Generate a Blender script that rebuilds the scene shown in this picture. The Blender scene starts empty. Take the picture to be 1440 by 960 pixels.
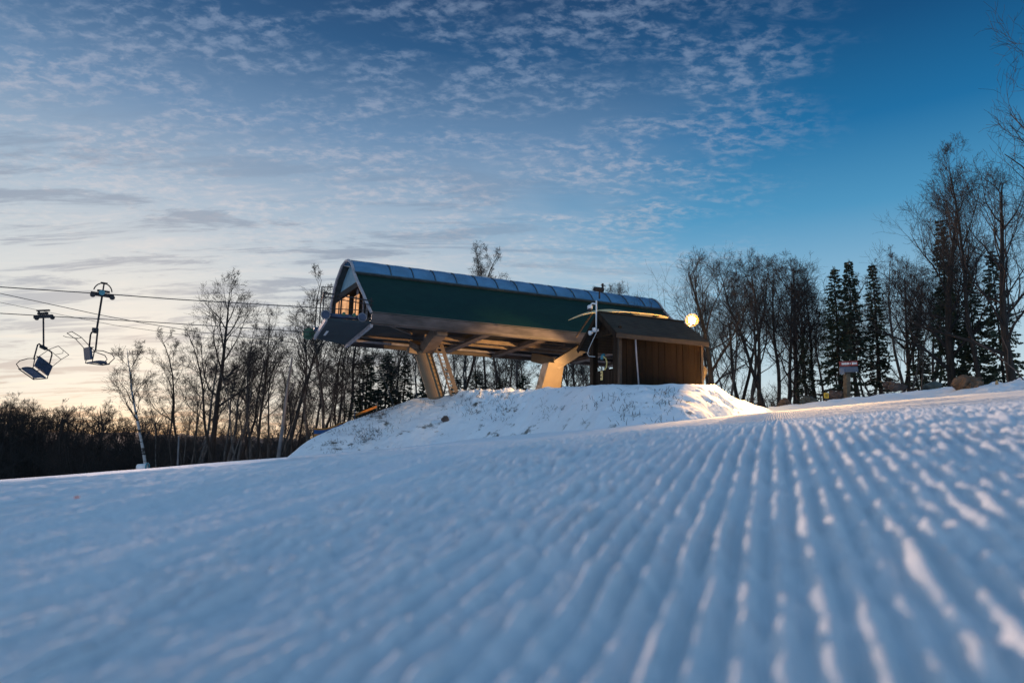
import bpy, math, random
import numpy as np
from mathutils import Vector, Matrix, Quaternion

sc = bpy.context.scene
COL = sc.collection
rad = math.radians
rng = random.Random(11)

# ------------------------------------------------------------------ camera geometry
F = 960.0                       # focal length in photo pixels (photo 1440 wide): 24 mm lens
PITCH, ROLL = rad(9.46), rad(1.3)
_fw = np.array([0, math.cos(PITCH), math.sin(PITCH)])
_r0 = np.array([1.0, 0, 0]); _u0 = np.cross(_r0, _fw)
_rt = _r0*math.cos(ROLL) + _u0*math.sin(ROLL)
_up = -_r0*math.sin(ROLL) + _u0*math.cos(ROLL)

def at(px, py, depth):
    """world point seen at photo pixel px,py at ground distance `depth` (metres along +Y)"""
    d = _fw + _rt*(px-720)/F - _up*(py-480)/F
    return d/d[1]*depth

def smooth(a, b, x):
    t = np.clip((x-a)/(b-a), 0, 1)
    return t*t*(3-2*t)

# ------------------------------------------------------------------ value noise
def _hash(ix, iy, seed):
    h = (ix.astype(np.int64)*374761393 + iy.astype(np.int64)*668265263 + seed*974634777) & 0xffffffff
    h = ((h ^ (h >> 13))*1274126177) & 0xffffffff
    h = h ^ (h >> 16)
    return (h & 0xffff)/32768.0 - 1.0

def vnoise(x, y, seed=0):
    ix = np.floor(x); iy = np.floor(y)
    fx = x-ix; fy = y-iy
    fx = fx*fx*fx*(fx*(fx*6-15)+10); fy = fy*fy*fy*(fy*(fy*6-15)+10)
    a = _hash(ix, iy, seed); b = _hash(ix+1, iy, seed)
    c = _hash(ix, iy+1, seed); d = _hash(ix+1, iy+1, seed)
    return (a*(1-fx)+b*fx)*(1-fy) + (c*(1-fx)+d*fx)*fy

def fbm(x, y, octs=4, seed=0, gain=.5):
    s = 0; a = 1
    for i in range(octs):
        s = s + a*vnoise(x*2**i+17.3*i, y*2**i-9.1*i, seed+i)
        a *= gain
    return s

# ------------------------------------------------------------------ materials
def nodes(m):
    m.use_nodes = True
    nt = m.node_tree
    return nt, nt.nodes, nt.links

def mat(name, color, rough=.7, metal=0, var=.25, scale=3.0, bump=0.0, bscale=30, stretch=(1, 1, 1), dirt=None, trans=0, spec=None):
    """procedural surface: base colour broken up by noise, optional bump / dirt streaks"""
    m = bpy.data.materials.new(name)
    nt, N, L = nodes(m)
    b = N['Principled BSDF']
    b.inputs['Roughness'].default_value = rough
    b.inputs['Metallic'].default_value = metal
    if spec is not None: b.inputs['Specular IOR Level'].default_value = spec
    tc = N.new('ShaderNodeTexCoord'); mp = N.new('ShaderNodeMapping')
    mp.inputs['Scale'].default_value = stretch
    L.new(tc.outputs['Object'], mp.inputs[0])
    n = N.new('ShaderNodeTexNoise'); n.inputs['Scale'].default_value = scale; n.inputs['Detail'].default_value = 6
    L.new(mp.outputs[0], n.inputs['Vector'])
    r = N.new('ShaderNodeValToRGB')
    c = np.array(color[:3]); c2 = np.array(dirt if dirt else c*(1-var))
    r.color_ramp.elements[0].position = .35; r.color_ramp.elements[0].color = (*c2, 1)
    r.color_ramp.elements[1].position = .65; r.color_ramp.elements[1].color = (*np.clip(c*(1+var*.5), 0, 1), 1)
    L.new(n.outputs['Fac'], r.inputs[0]); L.new(r.outputs[0], b.inputs['Base Color'])
    if bump:
        n2 = N.new('ShaderNodeTexNoise'); n2.inputs['Scale'].default_value = bscale; n2.inputs['Detail'].default_value = 5
        L.new(mp.outputs[0], n2.inputs['Vector'])
        bp = N.new('ShaderNodeBump'); bp.inputs['Strength'].default_value = bump; bp.inputs['Distance'].default_value = .03
        L.new(n2.outputs['Fac'], bp.inputs['Height']); L.new(bp.outputs[0], b.inputs['Normal'])
    if trans:
        t = N.new('ShaderNodeBsdfTranslucent'); L.new(r.outputs[0], t.inputs[0])
        mx = N.new('ShaderNodeMixShader'); mx.inputs[0].default_value = trans
        L.new(b.outputs[0], mx.inputs[1]); L.new(t.outputs[0], mx.inputs[2])
        L.new(mx.outputs[0], N['Material Output'].inputs[0])
    return m

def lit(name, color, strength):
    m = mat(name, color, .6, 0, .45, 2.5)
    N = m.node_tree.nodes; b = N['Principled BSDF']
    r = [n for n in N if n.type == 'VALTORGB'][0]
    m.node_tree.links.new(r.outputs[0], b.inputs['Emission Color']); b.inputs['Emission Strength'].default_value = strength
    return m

GROOM = math.atan2(380, 975)      # direction of the grooming lines, to the right of straight ahead

def snow_material(name, groomed):
    m = bpy.data.materials.new(name)
    nt, N, L = nodes(m)
    b = N['Principled BSDF']
    b.inputs['Roughness'].default_value = .8
    b.inputs['Specular IOR Level'].default_value = .08
    tc = N.new('ShaderNodeTexCoord')
    n1 = N.new('ShaderNodeTexNoise'); n1.inputs['Scale'].default_value = .8; n1.inputs['Detail'].default_value = 6
    L.new(tc.outputs['Object'], n1.inputs['Vector'])
    r = N.new('ShaderNodeValToRGB')
    r.color_ramp.elements[0].position = .3; r.color_ramp.elements[0].color = (.76, .80, .84, 1)
    r.color_ramp.elements[1].position = .7; r.color_ramp.elements[1].color = (.84, .87, .89, 1)
    L.new(n1.outputs['Fac'], r.inputs[0])
    if not groomed:
        # dead grass and soil showing through the thin snow of the bank
        n3 = N.new('ShaderNodeTexNoise'); n3.inputs['Scale'].default_value = 1.0; n3.inputs['Detail'].default_value = 9; n3.inputs['Roughness'].default_value = .72
        mp3 = N.new('ShaderNodeMapping'); mp3.inputs['Scale'].default_value = (1, 1, 1.3)
        L.new(tc.outputs['Object'], mp3.inputs[0]); L.new(mp3.outputs[0], n3.inputs['Vector'])
        r3 = N.new('ShaderNodeValToRGB'); r3.color_ramp.elements[0].position = .565; r3.color_ramp.elements[1].position = .64
        L.new(n3.outputs['Fac'], r3.inputs[0])
        at_ = N.new('ShaderNodeAttribute'); at_.attribute_name = 'bare'
        mu = N.new('ShaderNodeMath'); mu.operation = 'MULTIPLY'
        L.new(r3.outputs[0], mu.inputs[0]); L.new(at_.outputs['Fac'], mu.inputs[1])
        mx = N.new('ShaderNodeMix'); mx.data_type = 'RGBA'
        L.new(mu.outputs[0], mx.inputs['Factor']); L.new(r.outputs[0], mx.inputs['A'])
        mx.inputs['B'].default_value = (.11, .105, .09, 1)
        L.new(mx.outputs['Result'], b.inputs['Base Color'])
    else:
        L.new(r.outputs[0], b.inputs['Base Color'])
    # bumps
    n2 = N.new('ShaderNodeTexNoise'); n2.inputs['Scale'].default_value = 55; n2.inputs['Detail'].default_value = 6; n2.inputs['Roughness'].default_value = .7
    L.new(tc.outputs['Object'], n2.inputs['Vector'])
    b1 = N.new('ShaderNodeBump'); b1.inputs['Strength'].default_value = .8; b1.inputs['Distance'].default_value = .012
    L.new(n2.outputs['Fac'], b1.inputs['Height'])
    last = b1
    if groomed:
        mp = N.new('ShaderNodeMapping'); mp.vector_type = 'POINT'
        mp.inputs['Rotation'].default_value = (0, 0, GROOM)
        L.new(tc.outputs['Object'], mp.inputs[0])
        # long drifted streaks along the grooming direction
        m2 = N.new('ShaderNodeMapping'); m2.inputs['Scale'].default_value = (1, .12, 1)
        L.new(mp.outputs[0], m2.inputs[0])
        n4 = N.new('ShaderNodeTexNoise'); n4.inputs['Scale'].default_value = 3.2; n4.inputs['Detail'].default_value = 6; n4.inputs['Roughness'].default_value = .6
        L.new(m2.outputs[0], n4.inputs['Vector'])
        b2 = N.new('ShaderNodeBump'); b2.inputs['Strength'].default_value = .7; b2.inputs['Distance'].default_value = .07
        L.new(n4.outputs['Fac'], b2.inputs['Height']); L.new(b1.outputs[0], b2.inputs['Normal'])
        # corduroy beyond the modelled part
        wv = N.new('ShaderNodeTexWave'); wv.wave_type = 'BANDS'; wv.bands_direction = 'X'
        wv.inputs['Scale'].default_value = 1/(.0475*3.18)*1.0; wv.inputs['Distortion'].default_value = .6
        wv.inputs['Detail Scale'].default_value = 1.0
        L.new(mp.outputs[0], wv.inputs['Vector'])
        at_ = N.new('ShaderNodeAttribute'); at_.attribute_name = 'comb'
        mu = N.new('ShaderNodeMath'); mu.operation = 'MULTIPLY'
        L.new(wv.outputs['Fac'], mu.inputs[0]); L.new(at_.outputs['Fac'], mu.inputs[1])
        b3 = N.new('ShaderNodeBump'); b3.inputs['Strength'].default_value = .8; b3.inputs['Distance'].default_value = .016
        L.new(mu.outputs[0], b3.inputs['Height']); L.new(b2.outputs[0], b3.inputs['Normal'])
        last = b3
    L.new(last.outputs[0], b.inputs['Normal'])
    return m

def halo_mix(m):
    nt = m.node_tree; N = nt.nodes; L = nt.links
    r = [n for n in N if n.type == 'VALTORGB'][0]
    tl = N.new('ShaderNodeBsdfTranslucent'); L.new(r.outputs[0], tl.inputs[0])
    tp = N.new('ShaderNodeBsdfTransparent'); mx = N.new('ShaderNodeMixShader'); mx.inputs[0].default_value = .005
    L.new(tp.outputs[0], mx.inputs[1]); L.new(tl.outputs[0], mx.inputs[2]); L.new(mx.outputs[0], N['Material Output'].inputs[0])

def bark_material(name, c1, c2, birch=False):
    m = bpy.data.materials.new(name)
    nt, N, L = nodes(m)
    b = N['Principled BSDF']; b.inputs['Roughness'].default_value = .9; b.inputs['Specular IOR Level'].default_value = .2
    tc = N.new('ShaderNodeTexCoord'); mp = N.new('ShaderNodeMapping')
    mp.inputs['Scale'].default_value = (1, 1, 3.5) if birch else (3, 3, .5)
    L.new(tc.outputs['Object'], mp.inputs[0])
    n = N.new('ShaderNodeTexNoise'); n.inputs['Scale'].default_value = 1.6 if birch else 2.5; n.inputs['Detail'].default_value = 7
    L.new(mp.outputs[0], n.inputs['Vector'])
    r = N.new('ShaderNodeValToRGB')
    r.color_ramp.elements[0].position = .40 if birch else .35; r.color_ramp.elements[0].color = (*c2, 1)
    r.color_ramp.elements[1].position = .47 if birch else .65; r.color_ramp.elements[1].color = (*c1, 1)
    L.new(n.outputs['Fac'], r.inputs[0]); L.new(r.outputs[0], b.inputs['Base Color'])
    return m

def plank_material(name, c1, c2, period, axis_ang, rough=.8):
    """vertical boards: joints and board-to-board tone along a horizontal axis"""
    m = bpy.data.materials.new(name)
    nt, N, L = nodes(m)
    b = N['Principled BSDF']; b.inputs['Roughness'].default_value = rough; b.inputs['Specular IOR Level'].default_value = .08
    tc = N.new('ShaderNodeTexCoord')
    mp = N.new('ShaderNodeMapping'); mp.inputs['Scale'].default_value = (1/period, 1/period, .02)
    L.new(tc.outputs['Object'], mp.inputs[0])
    sn = N.new('ShaderNodeVectorMath'); sn.operation = 'FLOOR'; L.new(mp.outputs[0], sn.inputs[0])
    wn = N.new('ShaderNodeTexWhiteNoise'); L.new(sn.outputs[0], wn.inputs['Vector'])
    mp2 = N.new('ShaderNodeMapping'); mp2.inputs['Scale'].default_value = (12, 12, .9)
    L.new(tc.outputs['Object'], mp2.inputs[0])
    gn = N.new('ShaderNodeTexNoise'); gn.inputs['Scale'].default_value = 1.5; gn.inputs['Detail'].default_value = 7
    L.new(mp2.outputs[0], gn.inputs['Vector'])
    ad = N.new('ShaderNodeMath'); ad.operation = 'MULTIPLY_ADD'; ad.inputs[1].default_value = .35
    L.new(wn.outputs['Value'], ad.inputs[0]); 
    sb = N.new('ShaderNodeMath'); sb.operation = 'MULTIPLY'; sb.inputs[1].default_value = .9
    L.new(gn.outputs['Fac'], sb.inputs[0]); L.new(sb.outputs[0], ad.inputs[2])
    r = N.new('ShaderNodeValToRGB')
    r.color_ramp.elements[0].position = .3; r.color_ramp.elements[0].color = (*c2, 1)
    r.color_ramp.elements[1].position = .85; r.color_ramp.elements[1].color = (*c1, 1)
    L.new(ad.outputs[0], r.inputs[0]); L.new(r.outputs[0], b.inputs['Base Color'])
    return m

def line_material(name, c1, c2, freq, vec='Z', rough=.6, metal=0, bump=.4):
    """siding / shingle courses: bands along one object axis"""
    m = bpy.data.materials.new(name)
    nt, N, L = nodes(m)
    b = N['Principled BSDF']; b.inputs['Roughness'].default_value = rough; b.inputs['Metallic'].default_value = metal; b.inputs['Specular IOR Level'].default_value = .2
    tc = N.new('ShaderNodeTexCoord')
    wv = N.new('ShaderNodeTexWave'); wv.wave_type = 'BANDS'; wv.bands_direction = vec; wv.wave_profile = 'SAW'
    wv.inputs['Scale'].default_value = freq; wv.inputs['Distortion'].default_value = .1
    L.new(tc.outputs['Object'], wv.inputs['Vector'])
    n = N.new('ShaderNodeTexNoise'); n.inputs['Scale'].default_value = 2.2; n.inputs['Detail'].default_value = 8
    L.new(tc.outputs['Object'], n.inputs['Vector'])
    ad = N.new('ShaderNodeMath'); ad.operation = 'MULTIPLY_ADD'; ad.inputs[1].default_value = .35
    L.new(wv.outputs['Fac'], ad.inputs[0]); L.new(n.outputs['Fac'], ad.inputs[2])
    r = N.new('ShaderNodeValToRGB')
    r.color_ramp.elements[0].position = .35; r.color_ramp.elements[0].color = (*c2, 1)
    r.color_ramp.elements[1].position = .95; r.color_ramp.elements[1].color = (*c1, 1)
    L.new(ad.outputs[0], r.inputs[0]); L.new(r.outputs[0], b.inputs['Base Color'])
    bp = N.new('ShaderNodeBump'); bp.inputs['Strength'].default_value = bump; bp.inputs['Distance'].default_value = .02
    L.new(wv.outputs['Fac'], bp.inputs['Height']); L.new(bp.outputs[0], b.inputs['Normal'])
    return m

M = dict(
    snow=snow_material('groomed_snow', True),
    bank=snow_material('bank_snow', False),
    bark=bark_material('dark_bark', (.045, .038, .034), (.02, .018, .016)),
    bark2=bark_material('grey_bark', (.13, .12, .11), (.05, .046, .043)),
    birch=bark_material('birch_bark', (.38, .37, .36), (.04, .036, .033), True),
    deadwood=bark_material('pale_dead_wood', (.20, .19, .19), (.09, .085, .085)),
    halo=mat('painted_lamp_halo', (1.0, .60, .25), .6, 0, .05, 1),  # nearly clear tint that imitates the lamp's halo
    glow=lit('lamp_glow', (1.0, .50, .14), 1900.0),
    twig=mat('twigs', (.024, .019, .017), .9, var=.3, scale=.7),
    needle=mat('spruce_needles', (.04, .06, .035), .75, var=.5, scale=.8),
    scrub=mat('dry_stalks', (.045, .04, .035), .9, var=.5),
    green=line_material('dark_green_siding', (.004, .028, .019), (.002, .016, .012), 5.5, 'Z', .55, 0, .3),
    skylight=mat('blue_skylight_panel', (.07, .20, .36), .16, 0, .25, 1.2, trans=.12, spec=1.0),
    frame=mat('weathered_trim', (.34, .32, .34), .8, 0, .25, 2.5),
    fascia=mat('weathered_fascia', (.075, .062, .062), .55, .2, .6, 1.1, stretch=(1, 1, 3), dirt=(.04, .033, .033)),
    roofcap=mat('dark_roof_edge', (.05, .07, .08), .5, .2, .3),
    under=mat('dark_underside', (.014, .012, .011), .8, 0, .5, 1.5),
    beam=mat('steel_beam_paint', (.17, .125, .095), .55, .1, .3, 2),
    pan=mat('blue_grey_pan', (.018, .034, .045), .7, .3, .25, 1.2),
    tanleg=mat('tan_painted_steel', (.17, .12, .07), .5, 0, .15, 1.5),
    gable=line_material('corrugated_gable', (.20, .34, .42), (.11, .22, .30), 7, 'Y', .4, 0, .5),
    glow_plywood=lit('added_glow_panel', (.85, .38, .15), .75),  # warm light put into the door panels by emission
    darkmetal=mat('dark_metal', (.035, .035, .04), .75, .1, .3, spec=.2),
    bluemetal=mat('blue_painted_metal', (.03, .05, .10), .45, .2, .3),
    wheelrim=mat('grey_wheel', (.20, .21, .25), .4, .6, .3),
    rubber=mat('rubber', (.03, .03, .035), .8),
    greenpaint=mat('green_sheave_paint', (.03, .10, .06), .5),
    wood=plank_material('brown_boards', (.024, .0145, .009), (.009, .006, .004), .21, 0),
    darkwood=plank_material('dark_boards', (.045, .029, .019), (.018, .012, .009), .16, 0),
    trim=mat('brown_trim', (.04, .026, .016), .7, 0, .3, 4),
    shingle=line_material('brown_shingles', (.055, .045, .035), (.026, .021, .017), 3.2, 'Z', .85, 0, .8),
    canopy=mat('amber_canopy_sheet', (.90, .70, .36), .5, 0, .1, 1, trans=.25),
    white=mat('white_plastic', (.75, .75, .76), .4, 0, .08),
    lens=mat('black_glass', (.01, .01, .015), .08),
    yellow=mat('yellow_plastic', (.60, .38, .02), .5, 0, .1),
    bluefab=mat('blue_vinyl', (.015, .035, .08), .45, 0, .25, 4),
    bluenet=mat('blue_banner', (.03, .09, .25), .7),
    orangenet=mat('orange_band', (.50, .20, .03), .7, 0, .2),
    orange=mat('orange_paint', (.85, .13, .03), .5, 0, .1),
    cloth=mat('tan_cloth', (.55, .40, .22), .8, 0, .2, 8, trans=.4),
    hose=mat('yellow_hose', (.75, .58, .20), .5),
    teal=mat('teal_plastic', (.05, .22, .28), .4),
    rockbrown=mat('brown_rock', (.15, .095, .06), .9, 0, .5, 2.2, .9, 9),
    rockred=mat('red_grey_rock', (.10, .075, .066), .9, 0, .45, 2.5, .9, 9),
    rockgrey=mat('green_grey_rock', (.075, .095, .09), .9, 0, .45, 2.5, .9, 9),
    post=mat('weathered_post', (.10, .085, .06), .85, 0, .4, 6),
    signred=mat('red_sign_band', (.22, .025, .02), .5, 0, .1),
    signblue=mat('dark_blue_sign', (.06, .09, .16), .5, 0, .15),
    signgrey=mat('pale_sign_board', (.14, .16, .20), .5, 0, .1),
    cable=mat('steel_cable', (.05, .045, .045), .6, .3, .2),
    hill=mat('wooded_hill', (.035, .034, .04), .95, 0, .5, .02),
)

halo_mix(M['halo'])
# ------------------------------------------------------------------ mesh building
class MB:
    """collects shapes in world coordinates, links them as one mesh object"""
    def __init__(s): s.v = []; s.f = []; s.n = 0
    def add(s, V, Fc):
        V = [tuple(map(float, p)) for p in V]
        s.v += V; s.f += [tuple(i+s.n for i in f) for f in Fc]; s.n += len(V); return s
    def box8(s, P):
        """8 corners: bottom 4 ccw, top 4 ccw"""
        return s.add(P, [(3, 2, 1, 0), (4, 5, 6, 7), (0, 1, 5, 4), (1, 2, 6, 5), (2, 3, 7, 6), (3, 0, 4, 7)])
    def beam(s, a, b, w, h, up=(0, 0, 1), bev=0):
        a = np.array(a, float); b = np.array(b, float); d = b-a; d /= np.linalg.norm(d)
        up = np.array(up, float); sd = np.cross(d, up)
        if np.linalg.norm(sd) < 1e-4: sd = np.cross(d, (1, 0, 0))
        sd /= np.linalg.norm(sd); u = np.cross(sd, d)
        sd = sd*w/2; u = u*h/2
        return s.box8([a-sd-u, a+sd-u, b+sd-u, b-sd-u, a-sd+u, a+sd+u, b+sd+u, b-sd+u])
    def tube(s, pts, rs, k=8, cap=True):
        pts = [np.array(p, float) for p in pts]
        if not hasattr(rs, '__len__'): rs = [rs]*len(pts)
        V = []; Fc = []; ref = None
        for i, p in enumerate(pts):
            d = pts[min(i+1, len(pts)-1)]-pts[max(i-1, 0)]
            d = d/(np.linalg.norm(d)+1e-9)
            if ref is None:
                ref = np.cross(d, (0, 0, 1)) if abs(d[2]) < .9 else np.cross(d, (1, 0, 0))
            ref = ref-d*(ref@d); ref /= np.linalg.norm(ref)+1e-9
            q = np.cross(d, ref)
            for j in range(k):
                t = 2*math.pi*j/k
                V.append(p+(ref*math.cos(t)+q*math.sin(t))*rs[i])
        for i in range(len(pts)-1):
            for j in range(k):
                a = i*k+j; b = i*k+(j+1) % k
                Fc.append((a, b, b+k, a+k))
        if cap:
            Fc.append(tuple(range(k-1, -1, -1))); Fc.append(tuple((len(pts)-1)*k+j for j in range(k)))
        return s.add(V, Fc)
    def disc(s, c, axis, r, th, k=16):
        c = np.array(c, float); a = np.array(axis, float); a /= np.linalg.norm(a)
        return s.tube([c-a*th/2, c+a*th/2], r, k)
    def ring(s, c, axis, R, r, k=24, kk=6):
        c = np.array(c, float); a = np.array(axis, float); a /= np.linalg.norm(a)
        u = np.cross(a, (0, 0, 1)); 
        if np.linalg.norm(u) < .1: u = np.cross(a, (1, 0, 0))
        u /= np.linalg.norm(u); w = np.cross(a, u); V = []; Fc = []
        for i in range(k):
            t = 2*math.pi*i/k; e = u*math.cos(t)+w*math.sin(t)
            for j in range(kk):
                q = 2*math.pi*j/kk; V.append(c+e*(R+r*math.cos(q))+a*r*math.sin(q))
        for i in range(k):
            for j in range(kk):
                Fc.append((i*kk+j, ((i+1) % k)*kk+j, ((i+1) % k)*kk+(j+1) % kk, i*kk+(j+1) % kk))
        return s.add(V, Fc)
    def sheet(s, rows, th=None, nrm=None):
        """grid of points (list of rows); optional thickness along nrm"""
        nr = len(rows); nc = len(rows[0])
        V = [p for r in rows for p in r]
        Fc = [(i*nc+j, i*nc+j+1, (i+1)*nc+j+1, (i+1)*nc+j) for i in range(nr-1) for j in range(nc-1)]
        if th:
            n = np.array(nrm, float)*th; m = len(V)
            V2 = [np.array(p)+n for p in V]
            Fc += [tuple(m+i for i in reversed(f)) for f in Fc]
            e = [i for i in range(nc)] + [r*nc+nc-1 for r in range(1, nr)] + [(nr-1)*nc+c for c in range(nc-2, -1, -1)] + [r*nc for r in range(nr-2, 0, -1)]
            for i in range(len(e)):
                a = e[i]; b = e[(i+1) % len(e)]; Fc.append((b, a, a+m, b+m))
            V = V+V2
        return s.add(V, Fc)
    def blob(s, c, r, seed=0, sub=3, rough=.25, sq=(1, 1, 1), yaw=0, flat=.0, freq=1.4):
        import bmesh
        bm = bmesh.new(); bmesh.ops.create_icosphere(bm, subdivisions=sub, radius=1)
        V = np.array([v.co[:] for v in bm.verts]); Fc = [tuple(v.index for v in f.verts) for f in bm.faces]; bm.free()
        rs = np.random.RandomState(seed)
        d = np.ones(len(V))
        # facetted rock: clip by random planes
        for _ in range(9):
            n = rs.normal(size=3); n /= np.linalg.norm(n); k = rs.uniform(.42, .80)
            t = V@n; over = t > k
            V[over] -= np.outer((t[over]-k)*(1-flat), n)
        d = 1+rough*.30*fbm(V[:, 0]*freq*2+seed, V[:, 1]*freq*2+V[:, 2]*2.3, 4, seed)
        V = V*d[:, None]*np.array(sq)*r
        ca, sa = math.cos(yaw), math.sin(yaw)
        V = np.stack([V[:, 0]*ca-V[:, 1]*sa, V[:, 0]*sa+V[:, 1]*ca, V[:, 2]], 1)+np.array(c)
        return s.add(V, Fc)

def make_mesh(name, V, Fc, m, smooth_=False):
    me = bpy.data.meshes.new(name)
    me.from_pydata([tuple(p) for p in V], [], Fc)
    me.materials.append(m); me.update()
    if smooth_: me.polygons.foreach_set('use_smooth', [True]*len(me.polygons))
    return me

def tag(o, label=None, cat=None, group=None, kind=None):
    if label: o['label'] = label
    if cat: o['category'] = cat
    if group: o['group'] = group
    if kind: o['kind'] = kind
    return o

WM = {}
def root(name, loc, yaw=0, **kw):
    o = bpy.data.objects.new(name, None); COL.objects.link(o)
    o.location = tuple(map(float, loc)); o.rotation_euler = (0, 0, yaw)
    o.empty_display_size = .3
    WM[o] = Matrix.Translation(o.location) @ Matrix.Rotation(yaw, 4, 'Z')
    tag(o, **kw); return o

def part(name, mb, m, parent=None, sm=False, **kw):
    """one mesh object; shapes given in world coordinates"""
    V = np.array(mb.v)
    if parent is not None:
        Mx = WM[parent]
        R = np.array(Mx.inverted().to_3x3()); t = np.array(Mx.inverted().translation)
        V = V@R.T+t
        o = bpy.data.objects.new(name, make_mesh(name, V, mb.f, m, sm))
        o.parent = parent; WM[o] = Mx
    else:
        c = (V.min(0)+V.max(0))/2; c[2] = V[:, 2].min()
        o = bpy.data.objects.new(name, make_mesh(name, V-c, mb.f, m, sm))
        o.location = tuple(c); WM[o] = Matrix.Translation(o.location)
    COL.objects.link(o); tag(o, **kw)
    return o

def fast_mesh(name, V, quads, m, attrs=None, sm=True):
    me = bpy.data.meshes.new(name)
    V = np.ascontiguousarray(V, dtype=np.float32); Q = np.ascontiguousarray(quads, dtype=np.int32)
    k = Q.shape[1]
    me.vertices.add(len(V)); me.vertices.foreach_set('co', V.ravel())
    me.loops.add(Q.size); me.loops.foreach_set('vertex_index', Q.ravel())
    me.polygons.add(len(Q)); me.polygons.foreach_set('loop_start', np.arange(len(Q), dtype=np.int32)*k)
    me.polygons.foreach_set('loop_total', np.full(len(Q), k, dtype=np.int32))
    if sm: me.polygons.foreach_set('use_smooth', np.ones(len(Q), dtype=bool))
    me.materials.append(m)
    me.update(calc_edges=True)
    for a, val in (attrs or {}).items():
        at_ = me.attributes.new(a, 'FLOAT', 'POINT'); at_.data.foreach_set('value', np.ascontiguousarray(val, dtype=np.float32))
    return me

def grid_quads(nr, nc):
    i = np.arange((nr-1)*(nc-1)); r = i//(nc-1); c = i % (nc-1); a = r*nc+c
    return np.stack([a, a+1, a+nc+1, a+nc], 1)

# ------------------------------------------------------------------ ground
def ground_z(x, y):
    """broad shape of the ski hill: rises to the right, falls away behind the crest"""
    x = np.asarray(x, float); y = np.asarray(y, float)
    d = np.hypot(x, y)
    xe = 42*np.tanh(x/42); ye = 60*np.tanh(y/60)
    yy_ = np.clip(y, -1.2, 60)
    k_ = .30
    f = -.345+.125*yy_-.103*k_*np.logaddexp(0, (yy_-3.02)/k_)
    f = f-np.where(y > 30, (yy_-ye)*.022*smooth(30, 60, y), 0)
    z = .100*xe+f+(.016*xe+.0065*ye)*smooth(8, 26, d)
    q = d-36; drop = np.where(q > 0, q*q/(q+14), 0)*.17
    drop = 26*np.tanh(drop/26)
    z = z-drop*smooth(-20, 10, y)
    z = z+np.where(d > 5, .03, 0)*smooth(5, 20, d)*vnoise(x*.21+4, y*.21, 5)*1.4
    return z

CG, SG = math.cos(GROOM), math.sin(GROOM)
def geo(a, b, r):
    out = [a]
    st = None
    while out[-1] < b: out.append(out[-1]*(1+r)+1e-6)
    return out
uf = list(np.arange(-2.3, 2.3, .0075))
up_ = [2.3]; step = .009
while up_[-1] < 7: up_.append(up_[-1]+step); step = min(.0125, step*1.02)
up_ = up_[:-1]+geo(7, 60, .022)+geo(61, 4000, .07)[0:]
us = np.array([-q for q in reversed(up_)]+uf[1:]+up_)
vp = list(np.arange(.12, 1.5, .0085))+geo(1.5, 8, .011)+geo(8.1, 60, .016)+geo(61, 4500, .06)
vn = [-q for q in reversed(geo(.12, 4000, .09))]
vs = np.array(vn+list(np.arange(-.10, .11, .02))+vp)
U, Vv = np.meshgrid(us, vs)
X = U*CG+Vv*SG; Y = -U*SG+Vv*CG
Z = ground_z(X, Y)
D = np.hypot(X, Y)
u0 = -1.22
comb_mask = smooth(u0-.02, u0+.06, U)*(1-smooth(4.2, 5.6, U))
left_mask = (1-smooth(u0-.1, u0, U))
wob = .010*vnoise(U*.7, Vv*1.3, 21)+.003*vnoise(U*6, Vv*7, 22)
ph = (U+wob)/.0475
prof = .5+.5*np.cos(2*np.pi*ph)
prof = prof**.8
vis = (1-smooth(5.6, 6.8, np.abs(U)))
patch = (.7+.3*smooth(-.55, .35, fbm(U*2.2, Vv*1.2, 3, 31)))*(1-.45*smooth(.0, .6, fbm(U*3.1, Vv*9, 3, 32))*smooth(-.3, .3, U))         # the comb is broken in places
cell = fbm(U*15, Vv*11, 3, 41)                                        # lumps across the ridges
near_f = 1-smooth(10, 30, D)
Z = Z+comb_mask*vis*(1+.55*(1-smooth(-1.2, .4, U)))*(.025*(prof-.5)*patch*(1+.35*cell)+(.004+.008*smooth(-.2, .6, U))*cell*near_f)
Z = Z+left_mask*vis*(.030*(prof-.5)*smooth(-6.5, -2, U)*(.5+.5*smooth(-.3,.3,fbm(U*.9,Vv*.4,3,33))))
Z = Z+.0040*fbm(U*26, Vv*24, 3, 51)*vis*near_f
Z = Z+(.010*fbm(U*1.1, Vv*.5, 3, 61))*near_f
# berms left between grooming passes
for c, h, w in ((u0-.03, .020, .045), (-2.6, .010, .07), (-4.3, .014, .10), (-7.4, .02, .16), (-11.5, .03, .25), (-17, .04, .35), (5.3, .03, .12)):
    cc = c+.04*vnoise(Vv*.6, Vv*0+c, 71)
    Z = Z+h*np.exp(-((U-cc)/w)**2)*(.6+.4*vnoise(Vv*2.1+c, U*0, 72))*(1-smooth(30, 45, D))
# streaky drifted snow to the left
Z = Z+.007*left_mask*fbm(U*2.4, Vv*.55, 4, 81)*near_f+.007*left_mask*vis*fbm(U*9, Vv*2.6, 5, 82)*near_f
# the lumpy, uncombed strip at the right
rt_mask = smooth(1.1, 1.6, U)*(1-smooth(14, 24, D))
Z = Z+rt_mask*vis*.006*fbm(U*9, Vv*7, 3, 91)
combattr = (smooth(u0, u0+.1, U)*(1-smooth(9, 10, U))*(1-smooth(45, 60, D))*smooth(6.5, 9, D)*(.3+.7*smooth(-.2, .3, vnoise(U*.35, Vv*.12, 95)))).ravel()
me = fast_mesh('snow_ground', np.stack([X.ravel(), Y.ravel(), Z.ravel()], 1), grid_quads(len(vs), len(us)), M['snow'], {'comb': combattr})
g = bpy.data.objects.new('snow_ground', me); COL.objects.link(g)
tag(g, 'combed blue white snow of the groomed ski run', kind='structure')

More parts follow.
